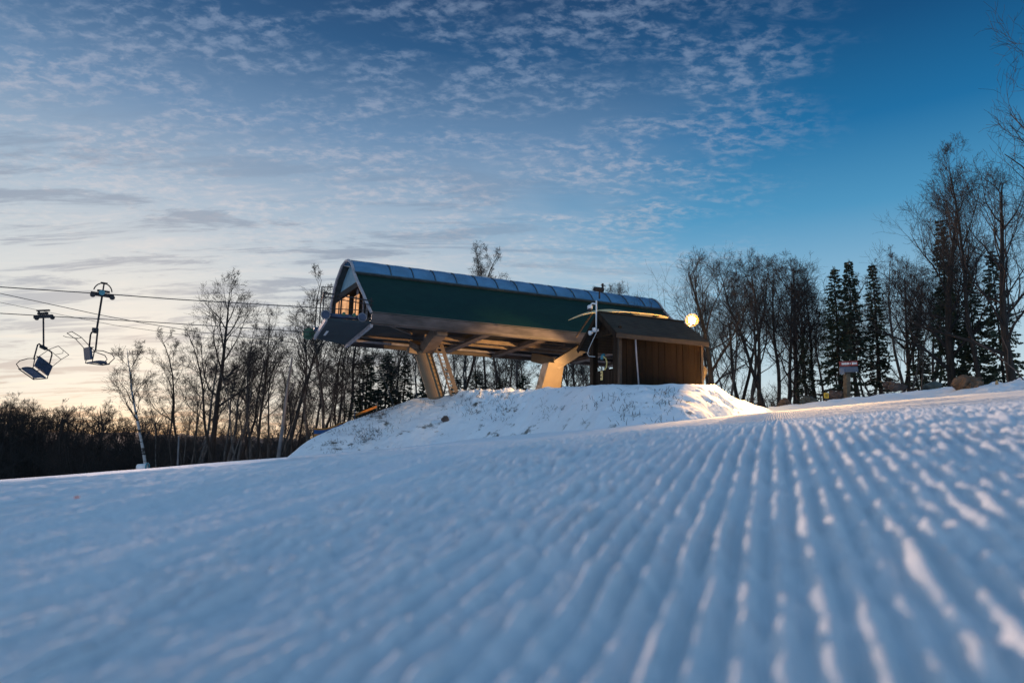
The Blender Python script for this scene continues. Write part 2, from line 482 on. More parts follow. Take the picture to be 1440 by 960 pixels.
# ------------------------------------------------------------------ snow bank under the station
crest = [  # photo x, photo y of the bank's skyline, distance
    (372, 656, 31), (392, 643, 33), (430, 622, 34), (465, 604, 35), (500, 589, 36), (540, 574, 37), (580, 562, 37.5), (620, 557, 37.5),
    (650, 551, 37), (700, 549, 35.2), (740, 548, 33.6), (780, 546, 31.4), (815, 544, 29.2), (840, 542, 27.8), (870, 541, 26.9), (900, 541, 26.5), (960, 541, 26.6),
    (985, 541, 27), (1000, 541.5, 27.6), (1012, 548, 27.8), (1032, 560, 28), (1056, 570, 28), (1090, 577, 28), (1130, 583, 28)]
cx = np.array([c[0] for c in crest], float)
cp = np.array([at(*c) for c in crest])
ct = cp[:, 0]/cp[:, 1]
NC, NR = 900, 330
tt = np.linspace(ct[0], ct[-1], NC)
def sm_interp(t, tp, fp):
    w = np.interp(t, tp, fp); k = np.ones(13)/13
    return np.convolve(np.pad(w, 6, mode='edge'), k, 'valid')
dc = sm_interp(tt, ct, cp[:, 1]); zc = sm_interp(tt, ct, cp[:, 2])
_tt, _dc, _zc = tt, dc, zc
qq = np.concatenate([np.linspace(9, .02, 200), np.linspace(0, -22, 131)[1:]])[:NR]
NR = len(qq)
TT, QQ = np.meshgrid(tt, qq)
DC = np.broadcast_to(dc, TT.shape); ZC = np.broadcast_to(zc, TT.shape)
def bank_z(t, q, zc_):
    front = np.where(q > 0, .62*q*q/(q+1.6), 0)
    back = np.where(q < 0, .015*(-q)+.5*np.maximum(-q-13, 0)**1.2*.6, 0)
    return zc_-front-back
YY = DC-QQ; XX = TT*YY
ZZ = bank_z(TT, QQ, ZC)
endf = smooth(ct[0], ct[0]+.06, TT)*(1-smooth(ct[-1]-.06, ct[-1], TT))
px_of_t = np.interp(TT, ct, cx)
chunk = smooth(630, 655, px_of_t)*(1-smooth(735, 760, px_of_t))*np.exp(-((QQ-1.2)/2.0)**2)
fr = smooth(-.8, .8, QQ)
hut_pad = smooth(800, 830, px_of_t)*(1-smooth(985, 1000, px_of_t))*smooth(.5, -.2, QQ)
ZZ = ZZ+(.10*fbm(XX*.6, YY*.6, 4, 101)*fr+.03*fbm(XX*2.6, YY*2.6, 4, 111)*(.35+.65*fr))*(1-hut_pad)
ZZ = ZZ+.20*chunk*np.maximum(fbm(XX*2.3, YY*2.3, 5, 121), -.2)
ZZ = ZZ+.09*smooth(985, 1000, px_of_t)*fbm(XX*1.7, YY*1.7, 4, 131)*(1-smooth(1035, 1080, px_of_t))
ZZ = ZZ-(1-endf)*.6
bare = fr*(.5+1.6*np.exp(-((px_of_t-525)/60)**2)*smooth(.3, 2, QQ)+.6*np.exp(-((px_of_t-700)/60)**2)+.3*np.exp(-((px_of_t-930)/90)**2)*smooth(1, 3, QQ))
me = fast_mesh('snow_bank', np.stack([XX.ravel(), YY.ravel(), ZZ.ravel()], 1), grid_quads(NR, NC), M['bank'], {'bare': np.clip(bare, 0, 1).ravel()})
g = bpy.data.objects.new('snow_bank', me); COL.objects.link(g)
tag(g, 'tall snow bank carrying the lift station and hut', kind='structure')

def bank_at(x, y):
    t = x/y
    d = np.interp(t, _tt, _dc); z = np.interp(t, _tt, _zc)
    return float(bank_z(t, d-y, z))

# second low bank at the right edge of the run, carrying the boulders
c2 = [(1080, 573, 33), (1120, 569, 34), (1180, 562, 35), (1250, 554, 35), (1320, 547, 34), (1345, 543, 33), (1390, 541, 31), (1450, 535, 30), (1540, 524, 29), (1640, 515, 29)]
p2 = np.array([at(*c) for c in c2]); t2 = p2[:, 0]/p2[:, 1]
tt = np.linspace(t2[0], t2[-1], 420); dc = sm_interp(tt, t2, p2[:, 1]); zc = sm_interp(tt, t2, p2[:, 2])
qq = np.concatenate([np.linspace(6, .02, 110), np.linspace(0, -16, 80)[1:]])
TT, QQ = np.meshgrid(tt, qq); YY = dc[None, :]-QQ; XX = TT*YY
ZZ = zc[None, :]-np.where(QQ > 0, .30*QQ*QQ/(QQ+1.5), 0)-np.where(QQ < 0, .02*(-QQ)+.10*np.maximum(-QQ-3, 0), 0)
pxo = np.interp(TT, t2, [c[0] for c in c2])
ZZ = ZZ+.05*fbm(XX*1.1, YY*1.1, 4, 141)+.16*smooth(1370, 1400, pxo)*np.maximum(fbm(XX*1.3, YY*1.3, 4, 151), 0)
me = fast_mesh('roadside_snow', np.stack([XX.ravel(), YY.ravel(), ZZ.ravel()], 1), grid_quads(len(qq), 420), M['bank'],
               {'bare': (np.ones_like(ZZ)*.55*smooth(1370, 1400, pxo)).ravel()})
g = bpy.data.objects.new('snow_verge', me); COL.objects.link(g)
tag(g, 'low snow verge with boulders at the edge of the run', kind='structure')
_t2, _d2, _z2 = tt, dc, zc
def verge_at(px, py_unused, depth_off=0):
    p = at(px, 550, 1.0); t = p[0]
    d = float(np.interp(t, _t2, _d2)); z = float(np.interp(t, _t2, _z2))
    return np.array([t*(d+depth_off), d+depth_off, z-.02*max(depth_off, 0)])

# wooded hills far away
hv = []; 
ang = np.linspace(-75, 75, 240)
R0 = 900.0
rows = []
for k, (rr, hh) in enumerate(((250, -32), (330, -6), (400, 4), (480, 6), (600, -30))):
    rows.append([(math.sin(rad(a))*rr, math.cos(rad(a))*rr,
                  hh+(0 if hh < 0 else 6*float(fbm(np.array([a*.09]), np.array([k*1.0]), 4, 161)[0]))*.5+(0 if hh < 0 else 1.2*float(vnoise(np.array([a*3.1]), np.array([k*3.]), 162)[0]))) for a in ang])
part('hills', MB().sheet(rows), M['hill'], sm=True, kind='structure', label='dark wooded hill on the far horizon')

# ------------------------------------------------------------------ trees
def tubes_mesh(polys, k=3):
    """polys: list of (points, radii) -> V, quads (numpy)"""
    by = {}
    for p, r in polys: by.setdefault(len(p), []).append((p, r))
    Vs = []; Qs = []; off = 0
    for n, lst in by.items():
        P = np.array([a for a, _ in lst], float); R = np.array([b for _, b in lst], float)
        Dv = np.empty_like(P); Dv[:, 1:-1] = P[:, 2:]-P[:, :-2]; Dv[:, 0] = P[:, 1]-P[:, 0]; Dv[:, -1] = P[:, -1]-P[:, -2]
        Dv /= np.linalg.norm(Dv, axis=2, keepdims=True)+1e-9
        ref = np.where(np.abs(Dv[:, :1, 2:3]) < .9, np.array([0, 0, 1.]), np.array([1., 0, 0]))
        A = np.cross(Dv, np.broadcast_to(ref, Dv.shape)); A /= np.linalg.norm(A, axis=2, keepdims=True)+1e-9
        B = np.cross(Dv, A)
        ang_ = 2*np.pi*np.arange(k)/k
        ring = P[:, :, None]+R[:, :, None, None]*(A[:, :, None]*np.cos(ang_)[:, None]+B[:, :, None]*np.sin(ang_)[:, None])
        m_ = len(lst)
        idx = np.arange(m_*n*k).reshape(m_, n, k)+off
        a = idx[:, :-1]; b = idx[:, 1:]
        Q = np.stack([a, np.roll(a, -1, 2), np.roll(b, -1, 2), b], -1).reshape(-1, 4)
        Vs.append(ring.reshape(-1, 3)); Qs.append(Q); off += m_*n*k
    return np.concatenate(Vs), np.concatenate(Qs)

def norm(v): return v/(np.linalg.norm(v)+1e-9)

def bare_tree(seed, H=16., r0=.22, fork=.45, nl=13, spread=.55, up=.25, twig=4, lean=0, mult=1.0, crooked=.05):
    """a leafless tree: returns polylines of the trunk and of the branches"""
    rs = np.random.RandomState(seed)
    trunk = []; br = []
    n = 12; pts = [np.zeros(3)]; d = norm(np.array([lean, 0, 1.]))
    for i in range(n):
        d = norm(d+rs.normal(size=3)*crooked*np.array([1, 1, .2])+np.array([0, 0, .04]))
        pts.append(pts[-1]+d*H/n)
    pts = np.array(pts); f = np.linspace(0, 1, n+1)
    rr = r0*(1-f)**.75+.012; rr[0] *= 1.35; rr[1] *= 1.05
    trunk.append((pts, rr))
    def grow(p, d, L, r, lev):
        k = (6, 5, 4, 3)[lev]; P = [p]; cur = d
        for i in range(k):
            cur = norm(cur+rs.normal(size=3)*(.16, .2, .24, .25)[lev]+np.array([0, 0, up*(.5, .45, .3, .2)[lev]]))
            P.append(P[-1]+cur*L/k)
        P = np.array(P); R = r*(1-np.linspace(0, 1, k+1)*.82); R = np.maximum(R, .0065)
        br.append((P, R))
        if lev >= 3: return
        nch = (int(6*mult+.5), int(5*mult+.5), twig)[lev]
        for j in range(nch):
            q = rs.uniform(.25 if lev else .2, 1.0); x = q*k; i = min(int(x), k-1)
            pp = P[i]+(P[i+1]-P[i])*(x-i); dd = norm(P[i+1]-P[i])
            side = norm(np.cross(dd, rs.normal(size=3)))
            a = rs.uniform(.45, .95)
            nd = norm(dd*math.cos(a)+side*math.sin(a))
            grow(pp, nd, L*rs.uniform(.38, .62)*(1.0, 1.15, 1.45)[lev]*(1.15-q*.4), max(r*(1-.8*q)*.62, .009), lev+1)
    for j in range(nl):
        q = fork+(1-fork)*(j+rs.uniform(0, .8))/nl*.97; x = q*n; i = min(int(x), n-1)
        pp = pts[i]+(pts[i+1]-pts[i])*(x-i)
        az = j*2.4+rs.uniform(-.6, .6); a = rs.uniform(.55, 1.0)*(1.1 if q < .6 else .8)
        nd = np.array([math.cos(az)*math.sin(a), math.sin(az)*math.sin(a), math.cos(a)])
        grow(pp, nd, H*spread*(1.12-q)*rs.uniform(.75, 1.15)+.6, r0*(1-q)**.6*rs.uniform(.35, .6)+.012, 0)
    return trunk, br

def spruce(seed, H=14., r0=.16, base=.08, width=.17, dens=1.0, n_tier=None):
    """evergreen: trunk, boughs with drooping sprays of needles, gaps between the whorls"""
    rs = np.random.RandomState(seed)
    z = np.linspace(0, H, 9)
    trunk = [(np.stack([.03*rs.normal(size=9), .03*rs.normal(size=9), z], 1), r0*(1-z/H)+.012)]
    V = []; Fc = []; br = []
    tiers = n_tier or int(H*3.2)
    for i in range(tiers):
        q = base+(1-base)*(i/tiers)**.95; zz = q*H
        L = (H*width*(1-q)**.8+.25)*rs.uniform(.7, 1.15)
        m_ = rs.randint(5, 8)
        for j in range(m_):
            if rs.rand() > .86: continue
            az = 2*math.pi*j/m_+rs.uniform(-.4, .4)+i; l = L*rs.uniform(.6, 1.15)
            P = []; 
            for s in np.linspace(0, 1, 5):
                P.append(np.array([math.cos(az)*l*s, math.sin(az)*l*s, zz+(.10-.42*s+.22*s*s)*l*1.0]))
            P = np.array(P); br.append((P, .02*(1-np.linspace(0, .8, 5))))
            ns = int(l*27*dens)+7
            for k in range(ns):
                s = rs.uniform(.12, 1)**.8; x = s*4; a = min(int(x), 3); p = P[a]+(P[a+1]-P[a])*(x-a)
                sd = rs.choice([-1, 1]); w = (1-s)*.42*l*.8+.16
                dd = np.array([math.cos(az+sd*rs.uniform(.5, 1.1)), math.sin(az+sd*rs.uniform(.5, 1.1)), rs.uniform(-1.0, .25)])
                e = p+norm(dd)*w*rs.uniform(.5, 1.1)
                th = norm(np.cross(dd, rs.normal(size=3)))*rs.uniform(.045, .10)
                b0 = len(V); mid = (p+e)/2
                V += [p, mid+th, e, mid-th]; Fc.append((b0, b0+1, b0+2, b0+3))
    for k in range(30):
        b0 = len(V); p = np.array([0, 0, H-rs.uniform(0, 1.0)]); az = rs.uniform(0, 6.3)
        e = p+np.array([math.cos(az)*.15, math.sin(az)*.15, .2]); th = np.array([.02, .02, 0])
        V += [p, (p+e)/2+th, e, (p+e)/2-th]; Fc.append((b0, b0+1, b0+2, b0+3))
    Bv, Bq = tubes_mesh(br, 3)
    V = np.concatenate([np.array(V), Bv]); Q = np.concatenate([np.array(Fc), Bq+len(V)-len(Bv)])
    return trunk, V, Q

def bush_mesh(seed, H=1.8, n=16, wide=.5):
    rs = np.random.RandomState(seed); br = []
    for i in range(n):
        az = rs.uniform(0, 6.3); d = norm(np.array([math.cos(az)*wide, math.sin(az)*wide, 1]))
        p = np.array([rs.normal()*.15, rs.normal()*.15, 0]); P = [p]
        L = H*rs.uniform(.6, 1.1)
        for k in range(5): d = norm(d+rs.normal(size=3)*.14); P.append(P[-1]+d*L/5)
        P = np.array(P); br.append((P, .013*(1-np.linspace(0, .7, 6))+.004))
        for j in range(9):
            x = rs.uniform(1, 5); a = min(int(x), 4); pp = P[a]+(P[a+1]-P[a])*(x-a)
            dd = norm(norm(P[a+1]-P[a])+rs.normal(size=3)*.7); l = L*rs.uniform(.15, .35)
            Q = [pp]
            for k in range(3): dd = norm(dd+rs.normal(size=3)*.25); Q.append(Q[-1]+dd*l/3)
            br.append((np.array(Q), .008*(1-np.linspace(0, .5, 4))))
    return tubes_mesh(br, 3)

protos = {}
def set_top(p):
    for m_ in p[1:]:
        a = np.empty(len(m_.vertices)*3, dtype=np.float32); m_.vertices.foreach_get('co', a); m_['top'] = float(np.percentile(a[2::3], 99.8))
def tree_proto(key, name, trunk, crownV, crownQ, tm, cm, k=8):
    tv, tq = tubes_mesh(trunk, k)
    protos[key] = (name, fast_mesh('trunk', tv, tq, tm), fast_mesh('crown', crownV, crownQ, cm, sm=False))

bare_specs = {
    'b0': dict(seed=3, H=16, r0=.24, fork=.42, nl=14, spread=.46),
    'b1': dict(seed=7, H=16, r0=.18, fork=.50, nl=13, spread=.42, crooked=.07),
    'b2': dict(seed=12, H=16, r0=.15, fork=.55, nl=11, spread=.32, crooked=.06),
    'b3': dict(seed=19, H=16, r0=.26, fork=.28, nl=13, spread=.52, up=.30, twig=3),
    'b4': dict(seed=23, H=16, r0=.12, fork=.45, nl=10, spread=.26, crooked=.09),
    'b5': dict(seed=31, H=16, r0=.20, fork=.35, nl=15, spread=.46, lean=.12),
    'b6': dict(seed=37, H=16, r0=.10, fork=.30, nl=12, spread=.28, crooked=.10, lean=-.08),
    'b7': dict(seed=43, H=16, r0=.36, fork=.22, nl=17, spread=.64, up=.22, mult=1.0),
}
for k_, s_ in bare_specs.items():
    tr, br = bare_tree(**s_)
    cv, cq = tubes_mesh(br, 3)
    tree_proto(k_, 'bare_tree', tr, cv, cq, M['bark'] if k_ not in ('b2', 'b6') else M['bark2'], M['twig'])
tr, br = bare_tree(seed=57, H=11, r0=.11, fork=.38, nl=11, spread=.34, crooked=.05)
protos['birch'] = ('birch_tree',) + (fast_mesh('trunk', *tubes_mesh(tr, 8), M['birch']), fast_mesh('crown', *tubes_mesh(br, 3), M['twig'], sm=False))
for p_ in protos.values(): set_top(p_)
for k_, s_ in {'s0': dict(seed=5, H=14, width=.125, dens=.7, base=.15), 's1': dict(seed=9, H=14, width=.09, dens=.65, base=.2), 's2': dict(seed=15, H=14, width=.20, dens=.9, base=.04), 's3': dict(seed=21, H=14, width=.12, base=.4, dens=.55)}.items():
    tr, sv, sq = spruce(**s_)
    tree_proto(k_, 'spruce_tree', tr, sv, sq, M['bark'], M['needle'])
    set_top(protos[k_])

def place_tree(key, x, y, z, h, yaw, label, cat='tree', group=None, sx=None, tilt=0, tiltdir=0, name=None):
    nm, tm, cm = protos[key]
    base_h = max(tm['top'], cm['top'])
    r = bpy.data.objects.new(name or nm, None); COL.objects.link(r); r.empty_display_size = .3
    s = h/base_h; q = s if sx is None else s*sx
    r.location = (x, y, z); r.rotation_euler = (tilt*math.sin(tiltdir), tilt*math.cos(tiltdir), 0)
    # yaw first, then tilt
    R = Quaternion((0, 1, 0), tilt) @ Quaternion((0, 0, 1), yaw)
    r.rotation_mode = 'QUATERNION'; r.rotation_quaternion = R
    r.scale = (q, q, s)
    for n_, m_ in (('trunk', tm), ('crown', cm)):
        c = bpy.data.objects.new(n_, m_); COL.objects.link(c); c.parent = r
    tag(r, label, cat, group)
    return r

def tree_px(key, px, top, d, label, yaw=None, group=None, sx=None, tilt=0, base=None, sink=.3, **kw):
    """a tree standing at distance d under photo column px, its tip at photo row `top`"""
    b = at(px, 600, d)
    z = float(ground_z(b[0], b[1])) if base is None else base
    z -= sink
    tp = at(px, top, d)
    return place_tree(key, b[0], b[1], z, tp[2]-z, rng.uniform(0, 6.28) if yaw is None else yaw, label, group=group, sx=sx, tilt=tilt, **kw)
# ------------------------------------------------------------------ lift station
_v = at(3050, 692, 1.0); _v[2] = 0; AX = _v/np.linalg.norm(_v); PE = np.array([-AX[1], AX[0], 0.0]); UP = np.array([0, 0, 1.0])
P0 = at(522, 456, 33.0); P0 = np.array([P0[0], P0[1], 0.0])
YAW = math.atan2(AX[1], AX[0])
def S(s, w, z): return P0+AX*s+PE*w+UP*z
LEN = 19.6; ZB = 6.2
ob = lambda w: -.115*w                    # the end is cut a little askew
base_l = S(10, 4, bank_at(*S(10, 4, 0)[:2]))
st = root('lift_station', base_l, YAW, label='long raised chairlift terminal with dark green side and curved blue skylight on slanted legs', cat='lift station')

prof = [(0.02, 6.80), (.57, 7.22), (1.57, 8.06), (2.77, 9.0), (3.42, 9.56), (3.84, 10.05), (4.25, 10.38), (4.75, 10.60), (5.35, 10.68), (6.0, 10.58), (6.94, 9.98), (7.45, 9.45), (7.88, 8.56), (8.0, 7.5), (7.75, 6.82)]
# dark green near side (two pieces of the profile)
def strip(pf, s0f, s1, th, n=2, puff=None):
    rows = []
    for k in range(n+1):
        f = k/n
        rows.append([S(s0f(w)+(s1-s0f(w))*f, w, z) for w, z in pf])
    return rows
sidepf = prof[:5]
nrm = norm(np.array(-PE)*1+UP*1.0)
part('side_panel', MB().sheet(strip(sidepf, ob, LEN, .06, 6), -.06, nrm), M['green'], st, label='long slanted dark green siding panel')
# skylight: bulging bay between each pair of ribs
skypf = prof[4:10]
def bays(pf, nb, bulge, s_at):
    mb = MB()
    for k in range(nb):
        a, b = s_at(k), s_at(k+1); rows = []
        for f in (0, .12, .35, .65, .88, 1):
            lift = bulge*math.sin(math.pi*f)**.6
            rows.append([S((ob(w) if (k == 0 and f == 0) else 0)+a+(b-a)*f, w-lift*.5*(1 if w < 5.2 else -1), z+lift) for w, z in pf])
        mb.sheet(rows)
    return mb
NB = 15; sat = lambda k: 0 if k == 0 else (.35+(LEN-.35)*(k)/NB if k < NB else LEN)
sky = part('skylight', bays(skypf, NB, .05, sat), M['skylight'], st, sm=True, label='curved blue translucent skylight along the ridge')
for k in range(1, NB+1):
    pts = [S(sat(k)-(.05 if k == NB else 0), w-.01, z+.02) for w, z in prof[4:10]]
    part('rib', MB().tube(pts, .032, 6), M['roofcap'], sky)
part('ridge_cap', MB().beam(S(-.6, 5.35, 10.73), S(LEN, 5.35, 10.73), .22, .10), M['roofcap'], st)
part('skylight_sill', MB().beam(S(-.4, 3.36, 9.58), S(LEN, 3.36, 9.58), .12, .14, nrm), M['roofcap'], st)
part('rear_roof', MB().sheet(strip(prof[9:], ob, LEN, .06, 6), .06, norm(PE-UP*.2)), M['roofcap'], st)
# near fascia: two-stepped weathered band
part('fascia', MB().box8([S(0, -.02, ZB), S(LEN, -.02, ZB), S(LEN, .16, ZB), S(0, .16, ZB), S(0, .04, 6.86), S(LEN, .04, 6.86), S(LEN, .22, 6.86), S(0, .22, 6.86)])
     .beam(S(0, -.05, ZB+.10), S(LEN, -.05, ZB+.10), .07, .09), M['fascia'], st, label='weathered brown fascia band below the green panel')
part('rear_fascia', MB().beam(S(-.1, 7.6, 6.5), S(LEN, 7.6, 6.5), .16, .62), M['fascia'], st)
# arched end trim
def trim(pf, off, s_off=0.0): return [S(ob(w)+off, w, z+s_off) for w, z in pf]
part('arch_trim', MB().tube(trim(prof, -.03), .085, 6), M['frame'], st, sm=True, label='pale arched trim round the open left end')
part('arch_trim', MB().tube([S(LEN+.03, w, z) for w, z in prof], .085, 6), M['frame'], st, sm=True)
# end gable: corrugated translucent sheet closing the top of the arch
zc_ = 9.15
gp = [(w, z) for w, z in prof if z > zc_]
gp = [(3.0, zc_)]+gp+[(7.58, zc_)]
V = [S(ob(w)+.35, w, z-.10) for w, z in gp]
m_ = MB().add(V+[p+AX*.05 for p in V], [tuple(range(len(V))), tuple(range(2*len(V)-1, len(V)-1, -1))]); 
part('gable_panel', m_, M['gable'], st, label='blue corrugated sheet in the top of the arch')
part('gable_beam', MB().beam(S(ob(2.8)+.3, 3.15, zc_-.10), S(ob(7.6)+.3, 7.55, zc_-.10), .16, .34), M['under'], st)
V = [S(LEN-.35, w, z-.10) for w, z in prof]
part('end_wall', MB().add(V+[p-AX*.05 for p in V], [tuple(range(len(V))), tuple(range(2*len(V)-1, len(V)-1, -1))]), M['gable'], st)
# inside: floor deck, orange plywood doors, uprights, dark bulkhead
V = [S(2.4, w, z-.12) for w, z in [(.6, 6.9), (2.9, 8.95), (7.3, 8.95), (7.6, 8.3), (7.7, 6.9)]]
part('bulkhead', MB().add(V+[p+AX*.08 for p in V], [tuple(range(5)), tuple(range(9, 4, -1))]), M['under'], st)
dr = part('door', MB().beam(S(ob(4.75)+.12, 4.75, 7.86), S(ob(7.3)+.12, 7.3, 7.86), .06, 1.50), M['glow_plywood'], st, label='orange double door panel with added glow inside the open end')
part('door_bar', MB().beam(S(ob(6)+.06, 6, 7.1), S(ob(6)+.06, 6, 8.62), .06, .10, AX), M['darkmetal'], dr)
part('door', MB().beam(S(ob(3.1)+.2, 3.1, 7.7), S(ob(3.9)+.2, 3.9, 7.7), .06, 1.3), M['glow_plywood'], st, label='narrow orange panel with added glow beside the double door')
for w in (4.25, 3.05, 2.35, 1.6):
    part('upright', MB().beam(S(.45+ob(w), w, 6.8), S(.45+ob(w), w, min(9.0, 7.0+.84*(w-.57))), .07, .09, AX), M['frame'], st)
part('brace', MB().beam(S(.2, .35, 6.95), S(.2, 1.55, 7.95), .10, .14, AX).beam(S(.2, .5, 6.9), S(.2, 1.9, 7.3), .07, .09, AX), M['frame'], st)

# underside
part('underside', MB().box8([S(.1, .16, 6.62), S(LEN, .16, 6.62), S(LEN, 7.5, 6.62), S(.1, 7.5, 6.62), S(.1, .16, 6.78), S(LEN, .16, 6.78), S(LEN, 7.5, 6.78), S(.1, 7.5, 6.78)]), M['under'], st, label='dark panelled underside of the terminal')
for s in (.08, 6.2, 9.5, 15.2, 18.0, LEN-.1):
    part('cross_beam', MB().beam(S(s, .17, 6.34), S(s, 7.52, 6.34), .46 if s > 1 else .2, .22), M['beam'], st)
for (a, b, w, h, z) in ((3.6, 15.5, 3.3, .22, 6.40), (.2, LEN-.1, 1.7, .09, 6.55), (4.5, 13.5, 4.6, .18, 6.38), (.2, LEN-.1, 5.9, .10, 6.54)):
    part('floor_beam', MB().beam(S(a, w, z), S(b, w, z), h, h), M['beam'], st)
# two rows of guide rails under the deck, a hatch frame
part('guide_rail', MB().beam(S(.3, .9, 6.42), S(LEN-.3, .9, 6.42), .07, .12), M['frame'], st)
part('guide_rail', MB().beam(S(.3, 7.0, 6.42), S(LEN-.3, 7.0, 6.42), .07, .12), M['frame'], st)
hf = MB()
for a, b in (((10.4, 2.4), (11.9, 2.4)), ((10.4, 4.0), (11.9, 4.0)), ((10.4, 2.4), (10.4, 4.0)), ((11.9, 2.4), (11.9, 4.0))):
    hf.beam(S(a[0], a[1], 6.5), S(b[0], b[1], 6.5), .09, .09)
part('hatch_frame', hf, M['beam'], st)
for a, b in (((1.2, 1.4), (2.9, 3.4)), ((13.2, 4.2), (14.6, 6.8))):
    part('diagonal_brace', MB().beam(S(a[0], a[1], 6.5), S(b[0], b[1], 6.5), .10, .10), M['beam'], st)
# entry pan reaching out at the left end
pz0 = float(at(459, 450, S(-2.1, 0, 0)[1])[2]); pz1 = float(at(444, 476, S(-1.75, 7.6, 0)[1])[2])
pn = [S(-2.1, .0, pz0), S(.02, .0, 6.22), S(.02, 7.6, 6.22), S(-1.75, 7.6, pz1)]
part('entry_pan', MB().box8(pn+[p+UP*.12 for p in pn]), M['pan'], st, label='blue grey pan under the rope entry')
part('pan_edge', MB().beam(pn[0]+UP*.05-AX*.05, pn[3]+UP*.05-AX*.05, .10, .24).beam(pn[1]-UP*.03, pn[2]-UP*.03, .14, .26), M['frame'], st)
part('inspection_slot', MB().beam((pn[0]*.5+pn[3]*.5)+AX*.35-UP*.01, (pn[0]*.25+pn[3]*.75)+AX*.35-UP*.01, .12, .02), M['white'], st)
# rope guide tube with its two big wheels on the near side
tz0 = float(at(459, 442, 32.1)[2]); tz1 = float(at(508, 446, 32.8)[2])
tb = part('tire_beam', MB().tube([S(-2.15, .15, tz0), S(-.4, .15, tz1)], .12, 10), M['bluemetal'], st, sm=True)
for s, z in ((-2.2, tz0), (-.45, tz1)):
    wv_ = part('wheel', MB().ring(S(s, 0, z), PE, .20, .03), M['wheelrim'], tb, sm=True)
    WMp = WM[tb]
    part('wheel_hub', MB().disc(S(s, 0, z), PE, .175, .10), M['bluemetal'], st)
part('tire_beam', MB().tube([S(-1.9, 7.2, 6.95), S(.2, 7.2, 6.85)], .14, 10), M['bluemetal'], st, sm=True)
part('sheave', MB().disc(S(-2.15, 7.7, 6.72), PE, .34, .18, 20).disc(S(-2.15, 7.7, 6.72), UP, .25, .3, 16), M['greenpaint'], st, sm=False, label='round green sheave at the outer corner')
for s in (-1.35, -.85):
    part('rope_roller', MB().disc(S(s, .05, tz0+.12), PE, .09, .12, 12), M['greenpaint'], st)
# handrail over the entry
rl = MB().tube([S(-2.35, .4, 7.62), S(.1, .3, 7.42)], .035, 6).tube([S(-2.35, .4, 7.42), S(.1, .3, 7.22)], .025, 6)
for s in (-2.3, -1.55, -.75, 0): rl.tube([S(s, .38, 6.5), S(s, .36, 7.60)], .028, 6)
rl.tube([S(-2.1, 3.2, 6.5), S(-2.1, 3.2, 8.55), S(-1.5, 3.3, 8.62)], .03, 6).tube([S(-2.3, .4, 7.6), S(-2.1, 3.2, 7.7)], .03, 6)
part('handrail', rl, M['darkmetal'], st)
part('ladder_hoop', MB().tube([S(-2.0, 6.9, 6.6), S(-2.05, 6.9, 5.4)], .02, 5), M['darkmetal'], st)

# legs: a leaning round column on the left, a box leg on the right, each with an arm to the near edge
def leg_base(px, py, d):
    p = at(px, py, d); p[2] = min(p[2], bank_at(p[0], p[1]))-.5; return p
la = at(595, 496, 37.2); lb = at(613, 556, 37.2); dv = lb-la; lb = la+dv*1.25
lg = part('leg', MB().tube([la, lb], [.46, .46], 28), M['tanleg'], st, sm=False, label='leaning round tan column under the left half')
part('leg_cap', MB().disc(la, dv, .52, .10, 28), M['tanleg'], lg)
part('leg_arm', MB().beam(at(599, 492, 37.1), S(3.75, .8, 6.35), .62, .62), M['beam'], st)
part('bearing_block', MB().beam(S(3.75, .7, 6.02), S(3.75, .7, 6.60), .75, .55, AX), M['beam'], st)
part('leg_flange', MB().beam(la-PE*.2-AX*.9+UP*.05, la+AX*.2-UP*.05, .35, .30).beam(la+UP*.1, la+PE*2.2+UP*.75, .5, .5), M['beam'], st)
# right leg
A1 = at(757, 552, 38.3); B1 = at(777, 511, 38.0)
lg2 = part('leg', MB().box8([A1-AX*.35-PE*.35-UP*1.2, A1+AX*1.0-PE*.35-UP*1.2, A1+AX*1.0+PE*.5-UP*1.2, A1-AX*.35+PE*.5-UP*1.2,
                             B1-AX*.40-PE*.35, B1+AX*.55-PE*.35, B1+AX*.55+PE*.5, B1-AX*.40+PE*.5]), M['tanleg'], st, label='broad leaning tan box leg under the right half')
part('leg_arm', MB().beam(B1+AX*.1-UP*.12, S(12.35, .95, 6.20), .60, .55), M['tanleg'], st)
part('bearing_block', MB().beam(S(12.35, .8, 5.95), S(12.35, .8, 6.62), .7, .6, AX), M['tanleg'], st)
part('leg_flange', MB().beam(B1+AX*.3+UP*.05, B1+PE*2.4+UP*.62, .5, .5).beam(B1+AX*.2-UP*.25+PE*.1, A1+AX*1.5+UP*.1+PE*.3, .25, .5), M['tanleg'], st)
# steep access ladder beside the left leg
t0, t1 = at(620, 484, 36.6), at(643, 556, 36.6); t1 = t1+(t1-t0)*.08
ld = part('ladder', MB().beam(t0-AX*.33, t1-AX*.33, .05, .10).beam(t0+AX*.02, t1+AX*.02, .10, .20), M['tanleg'], st, label='steep tan ladder down to the bank')
for k in range(1, 14):
    p = t0+(t1-t0)*k/14; part('rung', MB().beam(p-AX*.33, p+AX*.02, .04, .04), M['tanleg'], ld)
